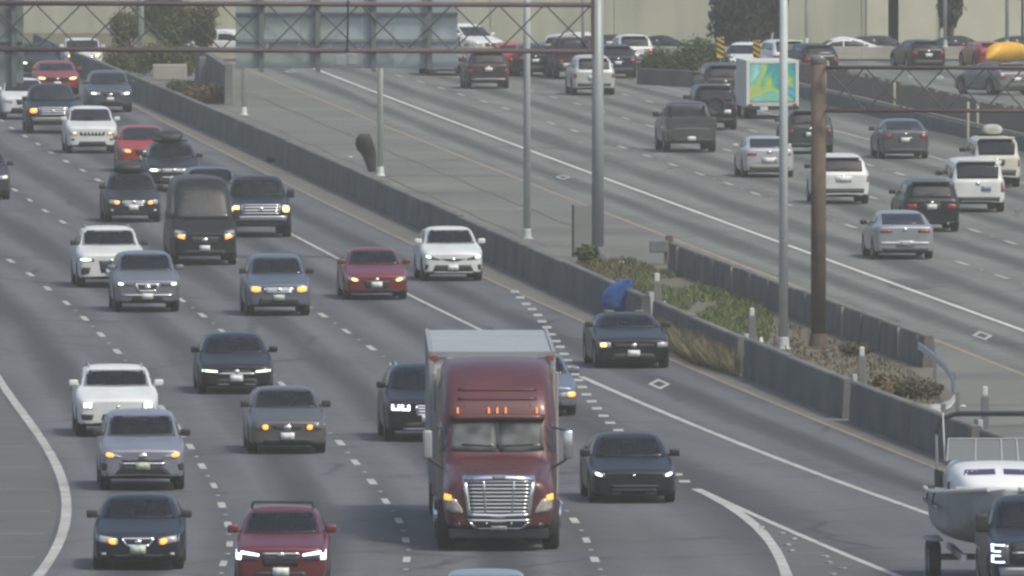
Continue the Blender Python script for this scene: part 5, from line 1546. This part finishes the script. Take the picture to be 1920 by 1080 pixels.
# ------------------------------------------------------------------ far roads under the tan wall
def far_car(name, label, u, dist, kind, col, yaw, z0=-1.1, **k):
    v = VD(dist)
    p = Vector(((u - 960) / F * dist, dist, z0))
    r, s, b = make_car(name, label, 'car', GU, 900, 120, kind, col, False, level=1, yaw=yaw, z0=z0, **k)
    r.location = p
    return r
HP = math.pi / 2
far_car('suv', 'long dark SUV above the low wall just right of the gantry post', 1176, 846, 'suv', DKGREY, HP * .9, H=1.66)
far_car('sedan', 'dark sedan following the long dark SUV above the low wall', 1246, 850, 'sedan', DKNAVY, HP * .9, H=1.56)
far_car('sedan', 'white sedan with dark windows above the low wall near the rusty pole', 1572, 846, 'sedan', WHT, -HP * .92, H=1.58)
far_car('sedan', 'low dark car just showing above the low wall right of the white sedan', 1650, 854, 'sedan', DKGREY, HP, H=1.42)
far_car('sedan', 'dark sedan above the low wall below the right hand drooping tree', 1803, 850, 'sedan', DKNAVY, HP, H=1.52)
far_car('car', 'dark car above the low wall at the right edge', 1918, 850, 'sedan', DKGREY, HP, H=1.52)
far_car('car', 'white car with dark window seen left of the sign back', 432, 838, 'suv', WHT, HP * .8, z0=-.75, H=1.72)
far_car('car', 'white car seen just right of the sign back above the low wall', 873, 838, 'suv', WHT, HP * .35, z0=-.5, H=1.75)
far_car('car', 'white car roof showing left of the gantry post', 1094, 842, 'suv', WHT, HP * .5, z0=-1.0, H=1.75)
make_car('hatchback', 'black hatchback on the ramp in front of the low wall', 'car', GU, 1733, 131, 'hatch', BLK, True, yaw=math.pi + .22, level=1, W=1.70, H=1.38, zh=1.30, zr=1.27, mirror=BLACK)
make_car('suv', 'black SUV on the ramp behind the top of the rusty pole', 'car', GU, 1530, 147, 'suv', ('ramp_black', (.016, .022, .022), .2, .35), True, yaw=math.pi + .25, level=1, W=1.74, H=1.56, zh=1.48, zr=1.45, mirror=BLACK)
make_car('suv', 'white SUV on the ramp beside the lamp post above the box truck', 'car', GU, 1475, 143, 'suv', WHT, True, yaw=math.pi + .2, level=1, W=1.8, H=1.62)
make_car('car', 'white car half hidden behind the bushes of the planted island', 'car', GU, 1384, 142, 'sedan', WHT, False, yaw=-.25, level=1, H=1.5)
make_car('car', 'red car on the ramp left of the yellow kayak', 'car', GU, 1858, 131, 'hatch', ('ramp_red', (.30, .02, .02), .0, .4), True, yaw=math.pi + .2, level=1, W=1.6, H=1.30, zh=1.22, zr=1.20)
KROOT, KS, KB = make_car('hatchback', 'grey hatchback carrying a yellow kayak at the right edge', 'car', GU, 1890, 178, 'hatch', ('kayak_silver', (.16, .17, .18), .4, .38), True, yaw=math.pi + .45, level=1, W=1.84, H=1.40, zh=1.33, zr=1.30)
# the one lit parking lamp of the muscle coupe
_c = [o for o in bpy.data.objects if o.name.startswith('coupe')][0]
for ch in _c.children:
    if ch.name.startswith('headlight'):
        xs_ = [v.co.x for v in ch.data.vertices]; zs_ = [v.co.z for v in ch.data.vertices]; ymin = min(v.co.y for v in ch.data.vertices)
        if sum(xs_) < 0:
            mb = MB(); mb.bbox(((min(xs_) + max(xs_)) / 2 - .04, ymin - .01, (min(zs_) + max(zs_)) / 2), (.15, .05, .10), .02)
            mb.build('lamp', YELLOW, ch)

# ------------------------------------------------------------------ kayak on the silver SUV
def ring_sec(pts, y): return half_ring(pts, y)
mlen = 3.2
rings = []
for t in np.linspace(0, 1, 9):
    k = max(.08, math.sin(math.pi * t) ** .28); zl = .10 * abs(2 * t - 1) ** 2
    rings.append(half_ring([(0, zl), (.26 * k, zl + .03), (.48 * k, zl + .40 * k), (.44 * k, zl + .68 * k), (.24 * k, zl + .84 * k), (0, zl + .88 * k)], (t - .5) * mlen))
me = loft_mesh('kayak', rings, 1)
me.materials.append(mat('kayak_yellow', (.62, .34, .02), .45, var=.1))
kp = G(1890, 178) + Vector((0, 1.0, 1.38))
kay = thing('kayak', 'bright yellow kayak carried on the roof of the grey hatchback', 'kayak', kp, -.62)
link('hull', me, kay)
mb = MB(); mb.lathe([(0.70, .26), (.76, .24), (.76, .20), (.68, .18)], 'z', 16, (0, .1, 0)); mb.build('cockpit_rim', BLACK, kay)
mb = MB()
for y in (-.5, .5): mb.box((0, y, .76), (.4, .04, .02))
mb.build('strap', BLACK, kay)

# ------------------------------------------------------------------ red semi truck
def semi():
    u, v = 934, 1029
    yaw = heading(LEFT_LINES, 930, 1000, False) * .62
    loc = G(u, v)
    M_CAB = mat('semi_red', (.066, .014, .020), .40, .12, col2=(.098, .024, .029), scale=.9, coat=.25, detail=7)
    root = thing('semi_truck', 'dark red semi truck cab with chrome grille, largest vehicle in the picture', 'truck', loc, yaw)
    # profile along y: front bumper at -1.15, front axle at 0
    # station: y, half width, bottom, belt z, top z, top half width
    st = [(-1.18, .86, .52, 1.12, 1.36, .62), (-1.15, .94, .48, 1.20, 1.46, .64), (-1.05, 1.05, .42, 1.26, 1.54, .66), (-.80, 1.12, .40, 1.30, 1.60, .70), (-.3, 1.14, .62, 1.34, 1.68, .80),
          (.2, 1.13, .66, 1.40, 1.78, .90), (.62, 1.10, .50, 1.48, 1.80, .96), (.70, 1.10, .48, 1.60, 1.88, .98), (1.10, 1.10, .45, 1.75, 2.40, .97), (1.24, 1.11, .45, 1.8, 2.58, .98),
          (1.30, 1.13, .45, 1.85, 2.74, 1.01), (1.45, 1.16, .45, 1.95, 2.98, 1.05), (1.85, 1.20, .45, 2.0, 3.30, 1.06), (2.4, 1.23, .45, 2.1, 3.56, 1.07), (3.1, 1.25, .45, 2.2, 3.68, 1.10), (4.2, 1.26, .45, 2.2, 3.72, 1.12), (4.25, 1.24, .47, 2.2, 3.68, 1.10)]
    rings = []
    for y, w, zb, zm, zt, wt in st:
        rings.append(half_ring([(0, zb), (.8 * w, zb), (.96 * w, zb + .06), (w, (zb + zm) / 2), (w * .995, zm), (lerp(w, wt, .45), lerp(zm, zt, .62)), (wt, zt - .10), (wt * .86, zt - .015), (wt * .45, zt + .01), (0, zt + .025)], y))
    me = loft_mesh('cab_body', rings, 2)
    me.materials.append(M_CAB); me.materials.append(UNDER)
    me.polygons.foreach_set('material_index', [1 if (p.normal.z < -.4 and p.center.z < .9) else 0 for p in me.polygons])
    link('cab_body', me, root)
    bv = bvh_of(me)
    def part(n, m, up, lo, axis='front', off=.012, nx=10, ny=4, parent=root, thick=.04):
        ob = dec(bv, up, lo, axis, off, nx, ny, thick).build(n, m, parent, True); fix_normals(ob.data); return ob
    wg = mat('truck_windshield', (.016, .020, .022), .14, spec=.22, col2=(.12, .135, .135), scale=2.0, detail=1.5)  # paler noise patches paint sky reflections into the glass colour
    for sg in (-1, 1):
        part('windshield', wg, [(sg * .02, 2.53), (sg * .5, 2.52), (sg * .90, 2.47)], [(sg * .02, 1.93), (sg * .5, 1.93), (sg * .94, 1.95)], nx=8)
        # door glass
        part('side_window', GLASS, [(.95, 2.42), (1.7, 2.50)], [(.78, 1.98), (1.7, 1.86)], 'left' if sg < 0 else 'right', nx=6)
    part('windshield_pillar', BLACK, [(-.02, 2.53), (.02, 2.53)], [(-.02, 2.0), (.02, 2.0)], off=.02, nx=1)
    part('sun_visor', M_CAB, [(-.98, 2.66), (0, 2.68), (.98, 2.66)], [(-.95, 2.55), (0, 2.56), (.95, 2.55)], off=.10, ny=1, thick=.10)
    for x in (-.80, -.17, 0, .17, .80):
        mb = MB(); h = bv.ray_cast(Vector((x, -20, 2.74)), Vector((0, 1, 0)), 40)[0]
        mb.bbox(h + Vector((0, -.02, 0)), (.035, .08, .12), .012); mb.build('marker_light', MARK, root)
    # grille
    gt, gb = 1.47, .74
    gr = part('grille', BLACK, [(-.68, gt), (.68, gt)], [(-.58, gb), (.58, gb)], off=.02, nx=12, ny=8)
    for k in range(9):
        z = lerp(gb, gt, (k + .8) / 9.6); xw = lerp(.57, .66, (k + .8) / 9.6)
        part('grille_bar', mat('grille_steel', (.50, .52, .54), .3, .85), [(-xw, z + .022), (xw, z + .022)], [(-xw, z - .018), (xw, z - .018)], off=.045, nx=12, ny=1, parent=gr, thick=.03)
    for sg in (-1, 1):
        part('grille_trim', CHROME, [(sg * .66, gt + .02), (sg * .74, gt + .02)], [(sg * .56, gb - .02), (sg * .635, gb - .02)], off=.055, nx=2, ny=6, parent=gr)
        part('grille_bar', CHROME, [(sg * .29, gt), (sg * .325, gt)], [(sg * .25, gb), (sg * .285, gb)], off=.055, nx=1, ny=6, parent=gr)
    part('grille_trim', CHROME, [(-.74, gt + .05), (0, gt + .08), (.74, gt + .05)], [(-.70, gt - .045), (0, gt - .03), (.70, gt - .045)], off=.058, ny=1, nx=12, parent=gr)
    part('grille_trim', CHROME, [(-.62, gb + .03), (0, gb + .01), (.62, gb + .03)], [(-.57, gb - .035), (0, gb - .06), (.57, gb - .035)], off=.058, ny=1, nx=12, parent=gr)
    part('badge', M_GALV_D, [(-.14, gt + .045), (.14, gt + .045)], [(-.12, gt - .015), (.12, gt - .015)], off=.07, nx=6, ny=1, parent=gr)
    # bumper
    part('bumper_trim', CHROME, [(-.64, .66), (0, .65), (.64, .66)], [(-.60, .60), (0, .59), (.60, .60)], off=.04, ny=1, nx=12)
    lo = part('lower_intake', BLACK, [(-.57, .59), (.57, .59)], [(-.44, .46), (.44, .46)], off=.02)
    part('bumper_trim', CHROME, [(-.48, .475), (.48, .475)], [(-.40, .435), (.40, .435)], off=.04, ny=1, nx=8)
    for sg in (-1, 1):
        part('bumper_trim', CHROME, [(sg * .57, .60), (sg * .62, .60)], [(sg * .42, .45), (sg * .47, .45)], off=.042, nx=1, ny=3)
        part('intake_post', CHROME, [(sg * .235, .59), (sg * .265, .59)], [(sg * .225, .46), (sg * .25, .46)], off=.035, nx=1, ny=1, parent=lo)
        hl = part('headlight', mat('truck_lens', (.50, .47, .42), .15, .1, coat=.5, col2=(.30, .28, .25), scale=6), [(sg * .74, .86), (sg * .86, 1.05), (sg * 1.09, 1.12)], [(sg * .72, .78), (sg * .90, .79), (sg * 1.08, .84)], off=.03, nx=6, ny=4)
        part('turn_signal', AMBER, [(sg * .96, 1.13), (sg * 1.09, 1.16)], [(sg * .96, 1.04), (sg * 1.10, 1.04)], off=.045, nx=3, ny=2, parent=hl)
        part('fog_light', LENS_D, [(sg * .78, .58), (sg * .90, .57)], [(sg * .78, .49), (sg * .90, .48)], off=.03, nx=3, ny=2)
    for sg in (-1, 1):
        part('panel_seam', DARKP, [(sg * .60, 3.40), (sg * .615, 3.40)], [(sg * .66, 2.80), (sg * .675, 2.80)], off=.006, nx=1, ny=8)
        part('panel_seam', DARKP, [(sg * .93, 2.0), (sg * .945, 2.0)], [(sg * .80, 1.50), (sg * .815, 1.50)], off=.008, nx=1, ny=8)
    for z_ in (2.98, 3.16):
        part('fairing_rib', M_CAB, [(-.8, z_ + .03), (.8, z_ + .03)], [(-.8, z_ - .03), (.8, z_ - .03)], off=.022, nx=12, ny=2)
    part('hood_seam', DARKP, [(-.95, 1.62), (.95, 1.62)], [(-.95, 1.605), (.95, 1.605)], off=.006, nx=12, ny=1)
    part('number_plate', PLATE, [(-.16, .44), (.16, .44)], [(-.16, .29), (.16, .29)], off=.15, nx=2, ny=1)
    mb = MB(); mb.bbox((0, -1.02, .36), (2.0, .16, .20), .04); mb.build('air_dam', BLACK, root)
    # mirrors, wipers, exhaust fairings
    for sg in (-1, 1):
        mb = MB(); mb.bbox((sg * 1.42, .55, 2.08), (.19, .16, .58), .05); mr = mb.build('side_mirror', CHROME if sg > 0 else M_GALV, root, True)
        mb = MB(); mb.path([(sg * 1.10, .62, 1.60), (sg * 1.32, .55, 1.74), (sg * 1.42, .55, 1.82)], .025, 8); mb.path([(sg * 1.08, .9, 2.42), (sg * 1.40, .56, 2.36)], .02, 8); mb.build('mirror_arm', BLACK, root)
        mb = MB(); mb.bbox((sg * 1.20, 2.6, .62), (.16, 1.9, .62), .06); mb.build('side_fairing', M_CAB, root)
        mb = MB(); mb.lathe([(-.24, .01), (-.24, .24), (-.21, .27), (.25, .27), (.25, .01)], 'x', 20, (sg * 1.05, 1.9, .60)); mb.build('fuel_tank', CHROME, root, True)
        part('wiper', BLACK, [(sg * .10, 2.06), (sg * .72, 2.09)], [(sg * .10, 2.035), (sg * .72, 2.06)], off=.035, nx=4, ny=1)
    for sg in (-1, 1):  # pale strips paint in the light caught along the fairing edges
        mb = MB(); mb.bbox((sg * 1.255, 4.30, 2.15), (.06, .55, 2.5), .025); mb.build('lit_side_extender', mat('edge_light_grey', (.30, .29, .29), .5), root)
        mb = MB(); mb.bbox((sg * 1.17, 2.9, 3.05), (.07, .10, 1.0), .03); mb.bbox((sg * 1.225, 2.85, 2.2), (.05, .10, .9), .02); mb.build('lit_fairing_edge', mat('edge_light_grey', (.30, .29, .29), .5), root)
    # wheels and frame
    r = .50
    ty, ri = wheel_meshes(r, False)
    for y, xs in ((0, (1.06,)), (3.6, (1.06, .72)), (4.9, (1.06, .72))):
        for x in xs:
            for sg in (-1, 1):
                o = link('wheel', ty, root, (sg * x, y, r))
                if sg < 0: o.rotation_euler = (0, 0, math.pi)
                link('rim', ri, o)
    mb = MB(); mb.box((0, 2.6, .85), (.9, 6.6, .28)); mb.build('frame', UNDER, root)
    # trailer: a thing of its own
    M_TR = mat('trailer_white', (.62, .63, .65), .5, .1, var=.06, scale=.6)
    t = thing('box_trailer', 'pale grey box trailer behind the red semi cab', 'trailer', loc + Matrix.Rotation(yaw, 3, 'Z') @ Vector((-.06, 4.75, 0)), yaw - .004)
    Lt, wt, zb, zt = 12.6, 1.29, 1.15, 3.80
    mb = MB(); mb.box((0, Lt / 2, (zb + zt) / 2 - .02), (2 * wt - .06, Lt - .06, zt - zb - .08)); mb.build('box', M_TR, t)
    mb = MB(); mb.box((0, Lt / 2, zt - .04), (2 * wt - .15, Lt - .08, .035)); mb.build('roof_sheet', mat('trailer_roof', (.34, .36, .38), .55, .2, col2=(.27, .29, .31), scale=.5, detail=8), t)  # darker grey than the sides: sun on the top offset in the colour
    mb = MB()
    for x in (-wt + .03, wt - .03):
        mb.box((x, Lt / 2, zt - .06), (.07, Lt, .13)); mb.box((x, Lt / 2, zb + .05), (.07, Lt, .2))
    for z in (zt - .06, zb + .05): mb.box((0, .0, z), (2 * wt - .07, .06, .12))
    mb.build('edge_rail', mat('trailer_rail', (.30, .31, .31), .5, .4), t)
    for sg in (-1, 1):
        mb = MB(); mb.bbox((sg * (wt - .05), -.02, (zb + zt) / 2), (.12, .10, zt - zb - .3), .03); mb.build('corner_post', M_GALV, t)
        mb = MB(); mb.bbox((sg * (wt - .10), -.05, zt - .13), (.16, .05, .12), .02); mb.build('corner_panel', mat('corner_red', (.22, .05, .05), .5), t)
    for k in range(5):
        y = .9 + k * (Lt - 1.2) / 4.6
        for sg in (-1, 1):
            mb = MB(); mb.box((sg * (wt + .004), y, (zb + zt) / 2), (.025, .05, zt - zb - .2)); mb.build('side_rib', mat('trailer_rib', (.34, .35, .36), .5, .2), t)
    mb = MB(); mb.bbox((0, -.22, zt - .27), (1.9, .38, .30), .05); mb.build('cooling_unit', mat('cooling_cover', (.22, .20, .20), .5), t)
    mb = MB(); mb.bbox((0.05, -.42, zt - .24), (.95, .05, .18), .02); mb.build('cooling_grille', BLACK, t)
    for y in (Lt - 1.4, Lt - 2.7):
        for sg in (-1, 1):
            for x in (1.06, .72):
                o = link('wheel', ty, t, (sg * x, y, r))
                if sg < 0: o.rotation_euler = (0, 0, math.pi)
                link('rim', ri, o)
    mb = MB(); mb.box((0, Lt - 2.1, 1.0), (1.0, 3.0, .3)); mb.build('bogie', UNDER, t)
    for sg in (-1, 1):
        mb = MB(); mb.box((sg * .55, 2.4, .65), (.12, .12, .9)); mb.build('landing_leg', M_GALV_D, t)
semi()

# ------------------------------------------------------------------ box truck with mural
def box_truck():
    u, v = 1443, 222
    yaw = heading(RIGHT_LINES, u, v, True)
    root = thing('box_truck', 'box truck with a colourful blue and green picture on its rear door', 'truck', G(u, v), yaw)
    W, zt, zb, Lb = 2.12, 2.36, .48, 4.4
    # local front is -Y, rear axle at y = 0, rear face at +1.2
    M_BOX = mat('box_white', (.50, .52, .50), .5, var=.06)
    mb = MB(); mb.box((0, 1.2 - Lb / 2, (zb + zt) / 2), (W, Lb, zt - zb)); mb.build('cargo_box', M_BOX, root)
    m = bpy.data.materials.new('painted_mural'); m.use_nodes = True; nt = m.node_tree; b = nt.nodes['Principled BSDF']
    tc = nt.nodes.new('ShaderNodeTexCoord'); nz = nt.nodes.new('ShaderNodeTexNoise'); nz.inputs['Scale'].default_value = .75; nz.inputs['Detail'].default_value = 4; nz.inputs['Distortion'].default_value = .5
    rp = nt.nodes.new('ShaderNodeValToRGB'); rp.color_ramp.interpolation = 'EASE'
    cols = [(0.30, (.30, .62, .70)), (.40, (.08, .42, .60)), (.47, (.04, .30, .34)), (.52, (.10, .48, .30)), (.57, (.50, .56, .06)), (.63, (.16, .52, .40)), (.72, (.40, .70, .74))]
    rp.color_ramp.elements[0].position, rp.color_ramp.elements[0].color = cols[0][0], (*cols[0][1], 1)
    rp.color_ramp.elements[1].position, rp.color_ramp.elements[1].color = cols[-1][0], (*cols[-1][1], 1)
    for p_, c_ in cols[1:-1]:
        e = rp.color_ramp.elements.new(p_); e.color = (*c_, 1)
    nt.links.new(tc.outputs['Object'], nz.inputs['Vector']); nt.links.new(nz.outputs['Fac'], rp.inputs[0]); nt.links.new(rp.outputs[0], b.inputs['Base Color'])
    mb = MB(); mb.bbox((0, 1.215, (zb + zt) / 2 + .06), (W - .30, .03, zt - zb - .36), .01); mb.build('rear_door', m, root)
    mb = MB()
    for sg in (-1, 1): mb.bbox((sg * (W / 2 - .07), 1.22, (zb + zt) / 2), (.13, .06, zt - zb), .02)
    mb.bbox((0, 1.22, zt - .06), (W - .28, .06, .13), .02)
    mb.build('door_frame', mat('frame_white', (.62, .64, .62), .45), root)
    mb = MB(); mb.bbox((0, 1.22, zb - .03), (W, .14, .16), .02); mb.build('rear_bumper', BLACK, root)
    for sg in (-1, 1):
        mb = MB(); mb.bbox((sg * (W / 2 - .16), 1.27, zb + .08), (.18, .04, .10), .01); mb.build('taillight', RED_L, root)
        mb = MB(); mb.box((sg * .72, .6, .30), (.3, .06, .3)); mb.build('mud_flap', BLACK, root)
    mb = MB(); mb.bbox((.35, 1.30, zb - .05), (.30, .02, .15), .005); mb.build('number_plate', PLATE, root)
    mb = MB(); mb.bbox((0, -4.2, 1.15), (1.9, 1.9, 1.4), .12); mb.build('cab', paint(*WHT), root)
    add_wheels(root, None, .92, (0, -3.9), .40)
    mb = MB(); mb.box((0, -1.6, .65), (.9, 5.2, .3)); mb.build('frame', UNDER, root)
box_truck()

# ------------------------------------------------------------------ pickup with boat at the right edge
TR, TS, TB_ = make_car('pickup_truck', 'dark blue pickup with hooked white headlights towing a boat at the right edge', 'truck', GO, 1951, 1132, 'pickup', ('tow_blue', (.022, .030, .045), .3, .32), W=2.04, H=2.02, zh=1.92, zr=1.92, zhf=1.24, zc=1.40, r=.42, level=2, yaw=.03,
         grille=(.62, .60, .94, .52, 'black'), lamp=(.64, .95, .93, .93, .52, .52), lens=LENS_D,
         lits=[(.25, 1, .91, .97, WHITE_L), (.90, 1, .62, .94, WHITE_L), (.5, 1, .59, .65, WHITE_L), (.5, 1, .37, .43, WHITE_L), (.90, 1, .08, .40, WHITE_L), (.25, 1, .04, .10, WHITE_L)],
         chrome_bumper=(.22, .44), bumper_mat=mat('tow_bumper', (.3, .31, .33), .3, .9), lip=(.74, .60, CHROME), mirror=BLACK, mirror_size=(.24, .34), plate=.28, intake=(.5, .5, .16, .04), badge_q=.74)

def boat():
    yaw = .03
    base = G(1865, 1084)
    t = thing('boat_trailer', 'boat trailer with black tyre behind the dark blue pickup', 'trailer', base, yaw)
    for sg in (-1, 1):
        ty, ri = wheel_meshes(.36, False)
        for y in (0, .85):
            o = link('wheel', ty, t, (sg * 1.18, y, .36))
            if sg < 0: o.rotation_euler = (0, 0, math.pi)
            link('rim', ri, o)
        mb = MB(); mb.bbox((sg * 1.18, .42, .76), (.30, 1.75, .05), .02); mb.build('fender', M_GALV, t)
        mb = MB(); mb.box((sg * .75, .0, .52), (.10, 5.4, .12)); mb.build('side_beam', M_GALV, t)
    mb = MB(); mb.box((0, .42, .40), (2.2, .12, .12)); mb.build('axle', M_GALV_D, t)
    mb = MB(); mb.box((0, -3.6, .50), (.12, 2.4, .12)); mb.build('tongue', M_GALV_D, t)
    b = thing('motor_boat', 'grey hulled motor boat with white cabin riding on the trailer at the right edge', 'boat', base + Vector((.0, 0, .58)), yaw)
    rings = []
    for y, w, zk, zs in ((-3.3, .04, 1.05, 1.28), (-3.1, .30, .75, 1.26), (-2.6, .68, .40, 1.22), (-1.8, 1.0, .16, 1.16), (-.8, 1.18, .06, 1.10), (.8, 1.24, .04, 1.06), (2.4, 1.22, .04, 1.05), (2.5, 1.18, .08, 1.02)):
        rings.append(half_ring([(0, zk), (.62 * w, zk + .09), (.97 * w, zk + .26 * (zs - zk) + .04), (.97 * w, lerp(zk, zs, .7)), (w, zs), (w * .9, zs + .02), (w * .4, zs + .03), (0, zs + .035)], y))
    me = loft_mesh('hull', rings, 2)
    me.materials.append(mat('boat_hull_grey', (.20, .22, .225), .5, .2, var=.0, col2=(.34, .36, .365), scale=1.4, detail=8)); link('hull', me, b)
    for sg in (-1, 1):
        mb = MB(); mb.path([(sg * .30, -3.12, 1.29), (sg * .69, -2.6, 1.25), (sg * 1.01, -1.8, 1.19), (sg * 1.2, -.8, 1.13), (sg * 1.26, .8, 1.09), (sg * 1.24, 2.4, 1.08)], .045, 8)
        mb.build('rub_rail', mat('rail_white', (.45, .47, .46), .5), b)
    M_WB = mat('boat_white', (.62, .64, .66), .35, coat=.3)
    rings = []
    for y, w, z0, z1 in ((-1.9, .55, 1.12, 1.24), (-1.7, .78, 1.10, 1.48), (-1.2, .95, 1.08, 1.66), (-.4, 1.0, 1.06, 1.72), (.6, 1.0, 1.05, 1.74), (.7, .97, 1.05, 1.70)):
        rings.append(half_ring([(0, z0), (.9 * w, z0), (w, z0 + .05), (.95 * w, lerp(z0, z1, .7)), (.85 * w, z1), (.4 * w, z1 + .03), (0, z1 + .04)], y))
    me = loft_mesh('cabin', rings, 2); me.materials.append(M_WB); cb = link('cabin', me, b)
    bv = bvh_of(me)
    for sg in (-1, 1):
        ob = dec(bv, [(sg * .08, 1.62), (sg * .66, 1.60)], [(sg * .08, 1.52), (sg * .70, 1.50)], 'front', .01, 6, 2).build('cabin_window', mat('cabin_glass', (.05, .04, .09), .2), cb); fix_normals(ob.data)
    # windscreen: framed panes
    for x0, x1 in ((-.95, -.42), (-.40, .10), (.12, .42), (.44, .95)):
        mb = MB(); mb.add([(x0, -.55, 1.74), (x1, -.55, 1.74), (x1 * .94, -.2, 2.14), (x0 * .94, -.2, 2.14), (x0, -.53, 1.74), (x1, -.53, 1.74), (x1 * .94, -.18, 2.14), (x0 * .94, -.18, 2.14)],
                          [(0, 1, 2, 3), (7, 6, 5, 4), (0, 4, 5, 1), (1, 5, 6, 2), (2, 6, 7, 3), (3, 7, 4, 0)])
        mb.build('windscreen_pane', mat('boat_screen', (.10, .12, .13), .12, spec=.8), b)
    mb = MB()
    for x in (-.97, -.41, .11, .43, .97): mb.path([(x, -.56, 1.72), (x * .94, -.21, 2.16)], .016, 6)
    mb.path([(-.92, -.2, 2.15), (.92, -.2, 2.15)], .016, 6); mb.build('windscreen_frame', M_GALV, b)
    # folded canvas top on hoops
    for dy, zt, r_ in ((.6, 2.62, .05), (1.0, 2.56, .03)):
        pts = [(-1.08, dy, 1.1), (-1.10, dy, 2.2), (-1.0, dy, zt - .1), (-.7, dy, zt), (.7, dy, zt), (1.0, dy, zt - .1), (1.10, dy, 2.2), (1.08, dy, 1.1)]
        mb = MB(); mb.path(pts[1:-1], r_ * .75, 8); mb.build('canopy_hoop', mat('canvas_dark', (.018, .026, .034), .8), b)
        for q_ in (pts[:2], pts[-2:]):
            mb = MB(); mb.path(q_, .016, 8); mb.build('hoop_leg', M_GALV, b)
    mb = MB(); mb.path([(-.98, -.1, 1.72), (-1.02, -.1, 2.66)], .014, 8); mb.build('antenna', mat('antenna_white', (.75, .75, .70), .4), b)
    # gear on the starboard gunwale and bow rail
    mb = MB(); mb.bbox((-1.10, .5, 1.32), (.10, .14, .42), .03); mb.build('rod_holder', BLACK, b)
    mb = MB(); mb.bbox((-1.0, .9, 1.30), (.09, .12, .38), .03); mb.build('rod_holder', BLACK, b)
    mb = MB(); mb.bbox((-.98, .2, 1.14), (.34, .5, .06), .02); mb.build('side_locker', mat('locker_white', (.68, .70, .66), .4), b)
    mb = MB(); mb.bbox((-.72, -1.9, 1.24), (.30, .3, .10), .02); mb.build('deck_hatch', mat('hatch_grey', (.34, .35, .36), .5), b)
    mb = MB(); mb.bbox((-.93, -.9, 1.24), (.10, .12, .22), .02); mb.build('cleat_post', mat('cleat_dark', (.05, .04, .10), .5), b)
    for y_ in (-.9, 1.2):
        mb = MB(); mb.path([(-1.27, y_, .9), (-1.22, y_, 1.15), (-.6, y_, 1.22)], .018, 6); mb.build('tie_down_strap', BLACK, b)
    mb = MB(); mb.box((-1.245, .4, .86), (.03, 4.6, .09)); mb.build('hull_stripe', mat('stripe_grey', (.13, .14, .15), .5), b)
boat()
